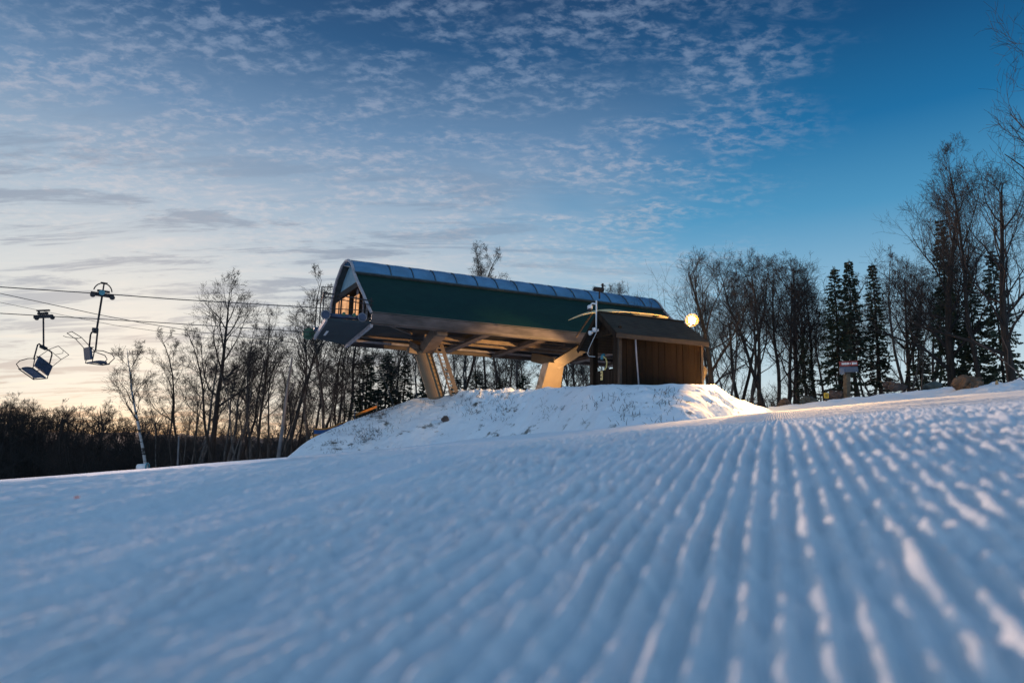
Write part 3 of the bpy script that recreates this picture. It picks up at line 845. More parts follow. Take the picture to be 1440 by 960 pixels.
# amber arched canopy over the loading side, behind the hut
ca = []
xs = np.linspace(0, 1, 15)
ca0, ca1 = at(820, 443, 31.5), at(940, 447, 33.2)
def cpt(f, g_):
    p = ca0+(ca1-ca0)*f; p = p+UP*(.62*math.sin(math.pi*f)**.85+.0)+PE*1.5*g_
    return p-UP*(.42*math.sin(math.pi*f)**1.0*(1-g_)*1.0)+UP*.0
rows = [[cpt(f, g_) for f in xs] for g_ in (0, .5, 1)]
cn = part('canopy', MB().sheet(rows, .03, UP), M['canopy'], st, label='amber arched canopy sheet behind the hut')
for f in (.18, .42, .64, .88):
    part('canopy_rib', MB().beam(cpt(f, -.02)-UP*.03, cpt(f+.03, 1.02)-UP*.03, .06, .05), M['trim'], cn)
part('canopy_bracket', MB().beam(cpt(.12, .1), cpt(.12, .1)+AX*.0-UP*.9+PE*1.6, .06, .06), M['trim'], cn)
part('canopy_bracket', MB().beam(cpt(.85, .1), cpt(.85, .1)-UP*.9+PE*1.6, .06, .06), M['trim'], cn)

# weather sensor on the ridge
q = S(15.6, 5.35, 10.78)
q = at(843, 412, 40.0)
wsr = root('roof_sensor', q, YAW, label='small dark sensor unit on a stub post on the terminal ridge', cat='sensor')
part('post', MB().tube([q-UP*.35, q+UP*.30], .05, 8), M['darkmetal'], wsr)
part('housing', MB().tube([q+UP*.22-AX*.35, q+UP*.22+AX*.25], .14, 12), M['darkmetal'], wsr, sm=True)
part('vane', MB().beam(q+UP*.3+AX*.22, q+UP*.62+AX*.22, .06, .12, AX).beam(q+UP*.50+AX*.1, q+UP*.50+AX*.40, .04, .05), M['darkmetal'], wsr)

# ------------------------------------------------------------------ operator's hut
HC = at(872, 541, 27.0); HZ = HC[2]-.15; HC = np.array([HC[0], HC[1], 0])
def Hh(s, w, z): return HC+AX*s+PE*w+UP*(HZ+.15+z)
HL, HW = 3.95, 2.15; EZ = 2.20; RZ = 3.02
hut = root('operator_hut', Hh(2, 1, -.15), YAW, label='small brown board hut with gabled shingle roof on the snow bank', cat='hut')
def boards(a, b, z0, z1, th, nb, seed, mb=None):
    """vertical boards side by side with hairline gaps and small steps"""
    mb = mb or MB(); r_ = random.Random(seed); a = np.array(a); b = np.array(b); d = (b-a)
    nn = norm(np.cross(d, UP))
    for k in range(nb):
        p = a+d*(k+.02)/nb; q_ = a+d*(k+.98)/nb; o = nn*r_.uniform(0, .018)
        mb.box8([p+UP*z0+o, q_+UP*z0+o, q_+UP*z0-nn*th+o, p+UP*z0-nn*th+o, p+UP*z1+o, q_+UP*z1+o, q_+UP*z1-nn*th+o, p+UP*z1-nn*th+o])
    return mb
part('side_wall', boards(Hh(0, 0, 0), Hh(HL, 0, 0), -.4, EZ+.05, .05, 13, 1), M['wood'], hut, label='long wall of vertical brown boards')
part('back_wall', boards(Hh(HL, 0, 0), Hh(HL, HW, 0), -.4, EZ+.05, .05, 8, 2), M['wood'], hut)
part('wall_core', MB().box8([Hh(.08, .08, -.4), Hh(HL-.08, .08, -.4), Hh(HL-.08, .14, -.4), Hh(.08, .14, -.4), Hh(.08, .08, EZ), Hh(HL-.08, .08, EZ), Hh(HL-.08, .14, EZ), Hh(.08, .14, EZ)]), M['darkwood'], hut)
# gable front: a boarded jamb on the right, a half wall, an open window and a post on the left
part('front_wall', boards(Hh(0, .55, 0), Hh(0, 0, 0), -.4, EZ+.02, .05, 4, 3), M['darkwood'], hut)
part('half_wall', boards(Hh(0, HW-.2, 0), Hh(0, .55, 0), -.4, .72, .05, 8, 4), M['darkwood'], hut)
part('post', MB().beam(Hh(0, HW-.05, -.4), Hh(0, HW-.05, EZ+.15), .26, .24, AX), M['darkwood'], hut, label='dark front post of the hut')
part('far_half_wall', boards(Hh(HL, HW, 0), Hh(0, HW, 0), -.4, .62, .05, 13, 5), M['darkwood'], hut)
part('corner_board', MB().beam(Hh(-.03, -.03, -.4), Hh(-.03, -.03, EZ), .12, .12, AX), M['trim'], hut)
part('corner_board', MB().beam(Hh(HL+.02, -.03, -.4), Hh(HL+.02, -.03, EZ), .12, .12, AX), M['trim'], hut)
part('header', MB().beam(Hh(0, HW+.1, EZ+.06), Hh(0, -.04, EZ+.06), .12, .22), M['darkwood'], hut)
mid = HW/2; ov = .36; sl = (RZ-EZ)/mid
def rfz(w): return RZ-abs(w-mid)*sl
gv = [Hh(.02, 0, EZ+.12), Hh(.02, mid, RZ-.08), Hh(.02, HW, EZ+.12)]
part('gable_boards', MB().add(gv+[p+AX*.05 for p in gv], [(0, 1, 2), (5, 4, 3), (0, 3, 4, 1), (1, 4, 5, 2), (2, 5, 3, 0)]), M['darkwood'], hut)
gv = [Hh(HL-.02, 0, EZ+.12), Hh(HL-.02, mid, RZ-.08), Hh(HL-.02, HW, EZ+.12)]
part('gable_boards', MB().add(gv+[p-AX*.05 for p in gv], [(2, 1, 0), (3, 4, 5), (1, 4, 3, 0), (2, 5, 4, 1), (0, 3, 5, 2)]), M['wood'], hut)
def roof_slab(w_e, lo=.0, th=.09, s0=-.38, s1=HL-.05, s1e=HL+.12):
    ze = rfz(w_e)
    nn = norm(np.array(PE)*(-1 if w_e < mid else 1)*sl+UP)
    a = [Hh(s0, mid, RZ), Hh(s1, mid, RZ), Hh(s1e, w_e, ze), Hh(s0, w_e, ze)]
    return MB().box8([p+nn*lo for p in a]+[p+nn*(lo+th) for p in a])
rf = part('roof', roof_slab(-ov), M['shingle'], hut, label='near roof slope of brown shingles')
part('roof', roof_slab(HW+.66), M['shingle'], hut, label='far roof slope')
part('ridge_cap', MB().beam(Hh(-.40, mid, RZ+.10), Hh(HL-.03, mid, RZ+.10), .22, .05), M['shingle'], rf)
part('fascia_board', MB().beam(Hh(-.40, -ov-.02, rfz(-ov)-.02), Hh(HL+.14, -ov-.02, rfz(-ov)-.02), .05, .17), M['trim'], hut)
for w_e, lb_ in ((-ov, 1), (HW+.66, 2)):
    part('bargeboard', MB().beam(Hh(-.41, mid, RZ-.02), Hh(-.41, w_e, rfz(w_e)-.02), .05, .18, UP), M['darkwood'], hut)
part('tail_board', MB().beam(Hh(HL-.02, mid, RZ-.02), Hh(HL+.14, -ov, rfz(-ov)-.02), .04, .15, UP), M['trim'], hut)
# the lit lamp on the right end of the roof
lq = at(973, 450, 30.2)
lamp = root('flood_lamp', lq, YAW, label='glaring warm floodlight on the right end of the hut roof', cat='lamp')
part('bulb', MB().blob(lq, .15, 1, 3, 0, (1, 1, 1), 0, 1), M['glow'], lamp, sm=True)
LQ = lq
part('bracket', MB().beam(lq-UP*.14, Hh(HL-.1, mid-.45, rfz(mid-.45)+.05), .05, .05), M['darkmetal'], lamp)
for a_, z_ in ((.35, 1.95), (HW+.15, 2.0)):  # two heads added to go with the added spots
    part('added_head', MB().beam(Hh(HL+.13, a_, z_+.02), Hh(HL+.27, a_, z_+.02), .20, .14), M['darkmetal'], lamp)
part('halo_shell', MB().blob(lq, .30, 1, 3, 0, (1, 1, 1), 0, 1), M['halo'], lamp, sm=True)  # shell added round the bulb to imitate its halo
print('LAMP', lq, 'roof end', Hh(HL, mid, RZ), Hh(HL, -ov, rfz(-ov)))
# camera mast at the gable
q = Hh(-.46, mid+.02, 0)
mst = root('camera_mast', q+UP*2.2, YAW, label='thin white mast with round security camera at the hut gable', cat='security camera')
part('pole', MB().tube([q+UP*2.25, q+UP*3.60], .032, 8), M['white'], mst, sm=True)
arm = part('arm', MB().tube([q+UP*3.45, q+UP*3.50-AX*.10+PE*.16, q+UP*3.42-AX*.14+PE*.26], .035, 8), M['white'], mst)
hc = q+UP*3.30-AX*.15+PE*.27
part('camera_housing', MB().tube([hc+UP*.14, hc+UP*.10, hc-UP*.02], [.06, .11, .11], 14), M['white'], mst, sm=True)
part('camera_dome', MB().tube([hc-UP*.02, hc-UP*.10, hc-UP*.15], [.09, .085, .03], 14), M['lens'], mst, sm=True)
# flood lights
fl = root('flood_light', q+UP*2.3, YAW, label='pair of white floodlights fixed below the white mast', cat='flood light')
part('bracket', MB().beam(q+UP*2.32+PE*.1, q+UP*2.32-PE*.15, .07, .09), M['white'], fl)
for o_, zz in ((-.22, .02), (.12, -.06)):
    c_ = q+UP*(2.32+zz)-PE*o_*-1-AX*.12
    hd = part('lamp_head', MB().tube([c_, c_-AX*.14-UP*.05], [.07, .10], 12), M['white'], fl, sm=True)
# power cord
cp_ = [q+UP*2.22, q+UP*2.0+PE*.25, q+UP*1.65+PE*.62, q+UP*1.45+PE*.72, q+UP*1.33+PE*.62, q+UP*1.30+PE*.45+AX*.2]
cord = part('power_cord', MB().tube(cp_, .014, 6), M['white'], None, label='thin white cord looping from the floodlights to the hut post', cat='cord')
pp = [Hh(.55, -.12, 1.80), Hh(.56, -.10, 1.2), Hh(.60, -.09, .6), Hh(.64, -.12, -.1)]
part('downpipe', MB().tube([at(893.5, 474, 26.9), at(895, 500, 26.8), at(897, 525, 26.8), at(898.5, 545, 26.8)], .030, 8), M['frame'], None, sm=True, label='white pipe leaning down the long wall of the hut', cat='pipe')
# things hanging on the front post
q = at(847.5, 501, 27.6)
bl = part('buoy', MB().blob(q, .13, 3, 3, .1, (1, 1, 1.15)), M['teal'], None, sm=True, label='round teal float hung on the hut post', cat='float')
hp = [at(848, 501, 27.55), at(852, 504, 27.5), at(853.5, 510, 27.5), at(852.5, 517, 27.5), at(850, 520, 27.5)]
part('hose', MB().tube(hp, .03, 6), M['hose'], None, sm=True, label='short pale yellow hose below the teal float', cat='hose')
q = at(846, 528, 27.2)
bx = root('notice_board', q-UP*.18, YAW, label='small upright amber notice plate on the hut post', cat='notice')
part('plate', MB().beam(q-UP*.18, q+UP*.18, .13, .03, AX), M['hose'], bx)
part('marks', MB().beam(q+UP*.06-AX*.03, q+UP*.11-AX*.03, .07, .006, AX), M['darkmetal'], bx)
part('marks', MB().beam(q-UP*.08-AX*.03, q-UP*.03-AX*.03, .07, .006, AX), M['darkmetal'], bx)
# low wooden ramp wall left of the hut
ra, rb = at(814, 547, 30.5), at(838, 536, 30.0)
part('ramp_board', MB().box8([ra-UP*.12, rb-UP*.4, rb-UP*.4+PE*.06, ra-UP*.12+PE*.06, ra, rb+UP*.05, rb+UP*.05+PE*.06, ra+PE*.06]), M['trim'], None, label='low brown plank ramp at the left foot of the hut', cat='ramp')
# cloth on the right end of the hut
q = at(986, 515, 30.3)
cl_rows = []
for f in np.linspace(0, 1, 9):
    wd = .10+.13*math.sin(math.pi*min(1, f*1.1)**.8)
    cl_rows.append([q-UP*.62*f+_rt*(g_*wd+.05+.02*math.sin(f*7))+np.array([0, .05*math.cos(g_*5), 0]) for g_ in np.linspace(-1, 1, 7)])
cb = root('hanging_cloth', q-UP*.6, 0, label='tan cloth hanging from a peg at the right end of the hut', cat='cloth')
part('cloth', MB().sheet(cl_rows, .012, np.array([0, 1, 0])), M['cloth'], cb, sm=True)
part('peg', MB().beam(q-_rt*.16+UP*.02, q+_rt*.18+UP*.0, .04, .04), M['trim'], cb)

# ------------------------------------------------------------------ ropes and chairs
def sag(a, b, sg, n=24):
    a = np.array(a); b = np.array(b); return [a+(b-a)*f-UP*sg*4*f*(1-f) for f in np.linspace(0, 1, n)]
def lane(px, py, s, w):
    """point of the lane (station frame s,w) seen at photo row py"""
    return None
def on_lane(px, py, w):
    # intersect vertical plane at offset w of the station axis with the photo ray
    d = at(px, py, 1.0); n_ = np.cross(AX, UP)
    t = ((P0+PE*w)@n_)/(d@n_); return d*t
R1 = [on_lane(x, y, .3) for x, y in ((-260, 384), (0, 403.5), (144, 413), (250, 421), (452, 433))]
R2 = [on_lane(x, y, 7.2) for x, y in ((-260, 424), (0, 440.5), (61, 444), (200, 452), (438, 467))]
def extend(R): 
    d = R[0]-R[1]; return [R[0]+d*3-UP*0, R[0]]+R[1:]
part('haul_rope', MB().tube(extend(R1)+[S(1.5, .3, 7.0)], .022, 6), M['cable'], None, label='upper steel haul rope carrying the right hand chair', cat='rope')
part('haul_rope', MB().tube(extend(R2)+[S(1.5, 7.2, 7.0)], .022, 6), M['cable'], None, label='lower steel haul rope carrying the left hand chair', cat='rope')
def comm(pts, w, r_, lab):
    P_ = [on_lane(x, y, w) for x, y in pts]
    part('signal_cable', MB().tube(extend(P_), r_, 5), M['cable'], None, label=lab, cat='cable')
comm(((-200, 375), (0, 412.5), (137, 442), (195, 453), (280, 467), (400, 480), (476, 487)), 3.6, .016, 'sagging signal cable crossing both haul ropes, the upper one')
comm(((-200, 392), (0, 425), (53, 436), (160, 457), (280, 474), (400, 487), (478, 492)), 5.2, .010, 'faint thin signal cable below the other signal cable')

part_ = part
def chair(G, yaw, roll, pitch, label, hoop, up_bar, size=1.0, seat_roll=0.0):
    """G: grip point. Local axes: X travel, Y width, Z up"""
    r = bpy.data.objects.new('lift_chair', None); COL.objects.link(r)
    Mx = Matrix.Translation(Vector(G)) @ Matrix.Rotation(yaw, 4, 'Z') @ Matrix.Rotation(roll, 4, 'X') @ Matrix.Rotation(pitch, 4, 'Y')
    r.matrix_world = Mx; WM[r] = Matrix.Identity(4)
    r.location = Mx.translation; r.rotation_euler = Mx.to_euler()
    tag(r, label, 'lift chair')
    r.scale = (size,)*3
    SRm = np.array(Matrix.Rotation(seat_roll, 3, 'X')); J_ = np.array([0, 0, -1.55])
    def part(n_, mb_, m_, pr_, **k_):
        if n_ in ('bail', 'backrest', 'seat', 'seat_frame', 'armrest', 'safety_bar'):
            mb_.v = [tuple(SRm@(np.array(p)-J_)+J_) for p in mb_.v]
        return part_(n_, mb_, m_, pr_, **k_)
    v = np.array
    g = part('grip', MB().beam(v([-.42, 0, -.03]), v([.42, 0, -.03]), .14, .16).beam(v([-.2, 0, .12]), v([.25, 0, .12]), .12, .10), M['darkmetal'], r)
    for x in (-.36, .36): part('roller', MB().disc((x, -.1, -.09), (0, 1, 0), .10, .06, 12), M['rubber'], g)
    if hoop:
        part('grip_hoop', MB().tube([v([.34*math.cos(t), 0, .08+.38*math.sin(t)]) for t in np.linspace(.15, math.pi-.15, 12)], .025, 6)
             .beam(v([0, 0, 0]), v([0, 0, .47]), .05, .05).beam(v([-.12, 0, .46]), v([.12, 0, .46]), .1, .08), M['darkmetal'], g)
        part('grip_spring', MB().disc((-.05, -.1, .06), (0, 1, 0), .11, .1, 14), M['teal'], g)
    else:
        part('grip_cap', MB().beam(v([-.28, 0, .26]), v([.28, 0, .26]), .14, .07).beam(v([.2, 0, .1]), v([.2, 0, .26]), .06, .06), M['darkmetal'], g)
    hg = part('hanger', MB().tube([v([0, 0, -.1]), v([0, 0, -1.45]), v([-.02, .04, -1.52]), v([-.05, .14, -1.55])], .040, 8), M['darkmetal'], r, sm=True)
    part('joint', MB().beam(v([-.05, -.12, -1.60]), v([-.05, .32, -1.50]), .13, .13), M['darkmetal'], hg)
    by = .62
    bl_ = [v([-.06, -by, -2.45]), v([-.08, -by, -1.62]), v([-.07, -by+.08, -1.52]), v([-.05, 0, -1.56]), v([-.07, by-.10, -1.60]), v([-.08, by, -1.70]), v([-.06, by, -2.45])]
    part('bail', MB().tube(bl_, .034, 8), M['darkmetal'], r, sm=True)
    bk = MB()
    rows = [[v([-.10-.10*f+.0, y, -2.78+.50*f]) for y in np.linspace(-by+.06, by-.06, 9)] for f in np.linspace(0, 1, 5)]
    bk.sheet(rows, .09, v([-1, 0, -.1]))
    part('backrest', bk, M['bluefab'], r, sm=False)
    rows = [[v([-.08+.50*f, y, -2.86+.05*math.sin(f*3)+.03*f]) for y in np.linspace(-by+.06, by-.06, 9)] for f in np.linspace(0, 1, 5)]
    part('seat', MB().sheet(rows, .08, v([0, 0, -1])), M['bluefab'], r)
    part('seat_frame', MB().tube([v([-.1, -by, -2.42]), v([-.12, -by, -2.90]), v([.50, -by, -2.92]), v([.50, by, -2.92]), v([-.12, by, -2.90]), v([-.1, by, -2.42])], .026, 6)
         .tube([v([-.16, -by, -2.30]), v([-.16, by, -2.30])], .024, 6), M['darkmetal'], r)
    for sg in (-1, 1):
        part('armrest', MB().tube([v([-.14, sg*by, -2.42]), v([.2, sg*by, -2.40]), v([.55, sg*by, -2.50]), v([.66, sg*by, -2.66]), v([.48, sg*by, -2.90])], .020, 6), M['darkmetal'], r, sm=True)
    if up_bar:   # safety bar swung up behind the seat
        b_ = MB()
        for sg in (-1, 1):
            b_.tube([v([-.12, sg*by*.96, -2.42]), v([-.60, sg*by*.9, -1.95]), v([-.95, sg*by*.8, -1.75])], .015, 5)
        b_.tube([v([-.60, -by*.9, -1.95]), v([-.60, by*.9, -1.95])], .014, 5).tube([v([-.95, -by*.8, -1.75]), v([-.95, by*.8, -1.75])], .014, 5)
        b_.tube([v([-.60, 0, -1.95]), v([-1.0, .1, -1.95]), v([-1.1, .3, -1.9])], .012, 5)
    part('safety_bar', b_, M['darkmetal'], r, sm=True)
    for o in [c for c in bpy.data.objects if c.parent and (c.parent == r)]: pass
    return r
G2 = on_lane(144, 413.5, .3); G1 = on_lane(61, 444, 7.2)
yawR = YAW
chair(G1, YAW+math.pi-.30, rad(-5), rad(5), 'chair with blue backrest on the lower rope, far left', False, True, 1.04, rad(22))
chair(G2, YAW+.35, rad(9), rad(0), 'chair seen nearly side on below the upper rope', True, True, 1.03, rad(-6))

# ------------------------------------------------------------------ small things on the bank and run
def hit_bank(px, py):
    for d in np.arange(26, 42, .03):
        p = at(px, py, d)
        if p[2] < bank_at(p[0], p[1])-.0: return d
    return 34.0
def boulder(px, py, d, r, seed, m_, label, sq=(1, 1, .7), yaw=0, z=None, flat=.1, name='boulder'):
    p = at(px, py, d)
    mb = MB().blob(p-UP*r*.12, r*.82, seed, 4, .8, sq, yaw, flat)
    return part(name, mb, M[m_], None, sm=False, label=label, cat='boulder', group='boulders along the snow')
boulder(627, 588, hit_bank(627, 591)-.1, .30, 4, 'rockred', 'small red grey stone sitting halfway up the snow bank', (1, .9, .75))
boulder(1362, 541, 30.6, .78, 8, 'rockbrown', 'large pointed brown boulder at the right edge of the run', (1.15, 1, .78), .3, flat=0)
boulder(1262, 541, 34.8, .62, 13, 'rockred', 'long low red grey boulder between the sign and the large brown boulder', (1.25, .8, .55), -.1)
boulder(1252, 542, 35.2, .5, 14, 'rockred', 'squarish red grey boulder touching the long low one', (1.1, .9, .6), .4)
boulder(1312, 539, 35.0, .62, 22, 'rockgrey', 'dull green grey boulder just left of the large brown boulder', (1.1, .8, .55), .3)
boulder(1103, 566, 34.5, .55, 27, 'rockred', 'low dark stone at the left end of the boulder row', (1, .8, .7))
boulder(1134, 563, 35.2, .60, 33, 'rockgrey', 'rounded grey stone left of the small yellow marker', (1.1, .8, .6))
boulder(1177, 556, 36.0, .62, 36, 'rockred', 'dark red stone between yellow marker and sign post', (1.1, .8, .6))

# trail sign
q = at(1193, 552, 35.5); yw = rad(14)
sg = root('trail_sign', q-UP*.2, yw, label='board with red header and rows of small writing on a thick post', cat='sign')
ex = np.array([math.cos(yw), math.sin(yw), 0]); ey = np.array([-math.sin(yw), math.cos(yw), 0])
c_ = at(1193.5, 517, 35.4); t_ = .02
part('post', MB().beam(q-UP*.6+ey*.12-ex*.02, c_+UP*.1+ey*.12-ex*.02, .24, .24, ex), M['post'], sg)
part('board', MB().beam(c_-ex*.60-UP*.32, c_+ex*.60-UP*.24, .03, .02), M['darkmetal'], sg)
part('header', MB().beam(c_-ex*.56+UP*.17, c_+ex*.56+UP*.27, .03, .26), M['signred'], sg, label='red header band of the sign')
hd = MB()
r2 = random.Random(4)
x = -.48
while x < .48:
    w_ = r2.uniform(.035, .06)
    if r2.random() > .12: hd.beam(c_+ex*x+UP*(.22+x*.09)-ey*.022, c_+ex*(x+w_*.75)+UP*(.22+(x+w_)*.09)-ey*.022, .006, r2.choice((.10, .12, .07)))
    x += w_
part('header_lettering', hd, M['white'], sg)
part('text_panel', MB().beam(c_-ex*.56-UP*.12, c_+ex*.56-UP*.05, .03, .27), M['signblue'], sg)
tx = MB()
for k in range(4):
    x = -.52+(.32 if k else 0)
    zz = .03-k*.065
    while x < .50:
        w_ = r2.uniform(.06, .14)
        tx.beam(c_+ex*x+UP*(zz-.045+x*.06)-ey*.022, c_+ex*min(.53, x+w_*.85)+UP*(zz-.045+(x+w_)*.06)-ey*.022, .006, .028)
        x += w_
part('text_lines', tx, M['signgrey'], sg)
part('pale_panel', MB().beam(c_-ex*.58-UP*.22, c_-ex*.30-UP*.20, .034, .30), M['signgrey'], sg)
# small yellow marker
q = at(1162, 556, 33.6)
ym = root('yellow_marker', q-UP*.3, yw, label='small square yellow marker plate low in the snow', cat='marker')
part('plate', MB().beam(q-ex*.13, q+ex*.13, .02, .26), M['yellow'], ym)
part('marks', MB().beam(q-ex*.07+UP*.04-ey*.015, q+ex*.07+UP*.05-ey*.015, .006, .035), M['darkmetal'], ym)
part('marks', MB().beam(q-ex*.07-UP*.05-ey*.015, q+ex*.05-UP*.04-ey*.015, .006, .035), M['darkmetal'], ym)
part('stake', MB().tube([q-UP*.6+ey*.03, q+UP*.28+ey*.03], .018, 6), M['darkmetal'], ym)
# blue and yellow banner fence left of the bank
fb = root('banner_fence', at(465, 618, 39), 0, label='low blue banner fence with orange top band behind the bank', cat='fence')
ba, bb = at(441, 606, 39.5), at(520, 588, 41.5)
n_ = 14
def bpt(f, z): 
    p = ba+(bb-ba)*f; return p+UP*(z-.16*math.sin(math.pi*(f*2 % 1)))
part('banner', MB().sheet([[bpt(f, z) for f in np.linspace(0, 1, n_)] for z in (-.15, .08)], .01, (0, 1, 0)), M['bluenet'], fb)
part('top_band', MB().sheet([[bpt(f, z) for f in np.linspace(0, 1, n_)] for z in (.08, .17)], .012, (0, 1, 0)), M['orangenet'], fb)
part('lower_band', MB().sheet([[bpt(f, z) for f in np.linspace(0, 1, n_)] for z in (-.5, -.15)], .012, (0, 1, 0)), M['orangenet'], fb)
for f in (0, .5, 1):
    part('post', MB().tube([bpt(f, -1.0), bpt(f, .3)], .025, 6), M['darkmetal'], fb)
ba, bb = at(499, 582, 40.5), at(530, 570, 42.5)
ob_ = root('orange_barrier', at(508, 590, 40.5), 0, label='strip of orange netting showing over the bank near the spruces', cat='barrier')
part('netting', MB().sheet([[ba+(bb-ba)*f+UP*z for f in (0, .33, .66, 1)] for z in (-.14, .0)], .012, (0, 1, 0)), M['orangenet'], ob_)
for f in (0, 1): part('stake', MB().tube([ba+(bb-ba)*f-UP*.8, ba+(bb-ba)*f+UP*.25], .03, 6), M['bluemetal'], ob_)
# thin pale pole and snow gun at the left
q = at(250.5, 668, 46); z0 = float(ground_z(q[0], q[1]))
part('marker_pole', MB().tube([np.array([q[0], q[1], z0-.3]), at(251.5, 613, 46)], [.07, .05], 8), M['deadwood'], None, sm=True, label='thin pale pole standing alone below the trees at left', cat='pole')
q = at(201, 661, 47); 
sgn = root('snow_gun', q-UP*.6, .4, label='small white snow gun at the foot of the birch', cat='snow gun')
part('barrel', MB().tube([q+UP*.15-_rt*.35, q+UP*.25+_rt*.25], [.26, .22], 14), M['white'], sgn, sm=True)
part('nozzle_ring', MB().ring(q+UP*.25+_rt*.28, _rt, .22, .05), M['teal'], sgn, sm=True)
part('stand', MB().tube([q+UP*.1, q-UP*1.2-_rt*.3], .05, 6).tube([q+UP*.1, q-UP*1.2+_rt*.3], .05, 6), M['darkmetal'], sgn)
# small orange scrap on the run
dg = at(107, 703, 1.0); k = 0
for yy in np.arange(2, 30, .02):
    if dg[2]*yy < float(ground_z(dg[0]*yy, yy)): k = yy; break
k = k or 8
q = dg*k
part('orange_scrap', MB().blob(q+UP*.01, .018*k/5, 3, 2, .6, (1.3, 1, .6)), M['orange'], None, label='tiny orange scrap lying on the snow at far left', cat='scrap')

# dry stalks poking through the bank
br = []; rs = np.random.RandomState(77)
for (px, q0, q1, n_) in ((470, .5, 4, 110), (520, .4, 3.5, 330), (545, .5, 4, 90), (600, .8, 3, 40), (660, .5, 3.5, 90), (700, .5, 4, 110), (770, .6, 4, 70), (880, 1.2, 4, 60), (935, 1.2, 4, 100), (840, 1.5, 3, 30), (1005, .6, 2.5, 12)):
    cxp = rs.normal(px, 1, 1)[0]
    for i in range(n_):
        x_ = cxp+rs.normal()*(9 if i % 3 else 22); t = (at(x_, 580, 1))[0]; d = float(np.interp(t, _tt, _dc))-rs.uniform(q0, q1)
        xx = t*d; z = bank_at(xx, d)
        p = np.array([xx, d, z-.05]); L = rs.uniform(.08, .30); dd = norm(np.array([rs.normal()*.5, rs.normal()*.5-.3, 1])); P = [p]
        for k2 in range(3): dd = norm(dd+rs.normal(size=3)*.25); P.append(P[-1]+dd*L/3)
        br.append((np.array(P), .010*(1-np.linspace(0, .6, 4))))
V, Q = tubes_mesh(br, 3)
o = bpy.data.objects.new('dry_scrub', fast_mesh('dry_scrub', V, Q, M['scrub'], sm=False)); COL.objects.link(o)
tag(o, 'dry brown stalks poking through the snow of the bank', 'scrub', kind='stuff')
# ------------------------------------------------------------------ trees in the picture
GL = 'bare trees left of the station'
# left group
tree_px('birch', 214, 478, 50, 'birch with pale banded trunk, left of the thin pale pole', yaw=.4, group=GL, sink=.5, tilt=.0)
tree_px('b0', 300, 378, 55, 'tallest bare tree left of the station, its broad crown crossed by the upper rope', yaw=1.0, group=GL)
tree_px('b5', 368, 428, 52, 'crooked bare tree right of the tallest one, leaning left at the top', yaw=3.0, group=GL, sx=.8)
tree_px('b1', 407, 398, 50, 'bare tree with rounded crown just left of the station end', yaw=2.2, group=GL, sx=1.05)
tree_px('deadpole' if 'deadpole' in protos else 'b4', 393, 500, 46, 'slender bare tree leaning right beside the pale broken trunk', yaw=0, group=GL, tilt=.06)
lab = ['slim bare tree in the row left of the station, one of several alike']
for px, top, d, key in ((255, 520, 54, 'b4'), (268, 500, 60, 'b6'), (318, 470, 57, 'b2'), (335, 455, 62, 'b4'), (352, 440, 58, 'b2'), (342, 500, 50, 'b6'), (380, 470, 60, 'b2'),
                        (388, 505, 52, 'b6'), (420, 450, 60, 'b4'), (432, 420, 56, 'b2'), (446, 430, 62, 'b4'), (457, 405, 58, 'b6'), (470, 420, 64, 'b2'), (480, 470, 56, 'b4'),
                        (488, 400, 66, 'b2'), (500, 440, 60, 'b6'), (236, 545, 60, 'b6'), (284, 540, 50, 'b4'), (325, 540, 48, 'b6'), (400, 540, 48, 'b4'), (463, 500, 50, 'b2'), (437, 520, 48, 'b6')):
    tree_px(key, px+rng.uniform(-2, 2), top+rng.uniform(-8, 8), d, lab[0], group=GL, sx=rng.uniform(.8, 1.3))
for k in range(26):
    tree_px(('b2', 'b4', 'b6', 'b2')[k % 4], 262+k*9.3+rng.uniform(-5, 5), rng.uniform(455, 560), rng.uniform(54, 72), lab[0], group=GL, sx=rng.uniform(.8, 1.3), tilt=rng.uniform(-.05, .07))
# pale broken trunk
q0, q1 = at(389, 652, 45), at(411, 502, 45)
dead = MB().tube([q0-UP*.5, q0+(q1-q0)*.35+_rt*.04, q0+(q1-q0)*.7-_rt*.02, q1], [.12, .11, .09, .05], 9)
dead.tube([q0+(q1-q0)*.62, q0+(q1-q0)*.66+_rt*.35+UP*.3, q0+(q1-q0)*.72+_rt*.5+UP*.7], [.04, .03, .015], 6)
part('dead_tree', dead, M['deadwood'], None, sm=True, label='pale grey broken trunk leaning right, without branches', cat='tree')
# behind the station
GB = 'bare trees behind the station'
lb = 'bare tree standing behind the raised station, one of several alike'
for px, top, d, key in ((515, 470, 62, 'b2'), (535, 480, 66, 'b4'), (560, 450, 64, 'b2'), (582, 480, 70, 'b6'), (640, 352, 66, 'b4'), (652, 400, 62, 'b2'), (668, 440, 60, 'b2'), (682, 346, 64, 'b4'), (698, 420, 66, 'b6'),
                        (714, 366, 70, 'b4'), (730, 440, 60, 'b2'), (748, 440, 66, 'b6'), (765, 430, 72, 'b4'), (790, 430, 60, 'b2'), (806, 440, 66, 'b5'), (826, 430, 60, 'b6'), (845, 420, 70, 'b2'), (872, 398, 66, 'b4'), (893, 402, 70, 'b1'), (850, 460, 56, 'b6'), (620, 470, 58, 'b6'), (785, 470, 56, 'b4')):
    tree_px(key, px+rng.uniform(-2, 2), top+rng.uniform(-5, 5), d, lb, group=GB, sx=rng.uniform(.8, 1.25), base=1.0+rng.uniform(-1, .3))
for k in range(30):
    tree_px(('b2', 'b4', 'b6', 'b2')[k % 4], 505+k*11.5+rng.uniform(-5, 5), rng.uniform(440, 520), rng.uniform(54, 76), lb, group=GB, sx=rng.uniform(.9, 1.5), base=.3)
GS = 'spruces behind the left half of the station'
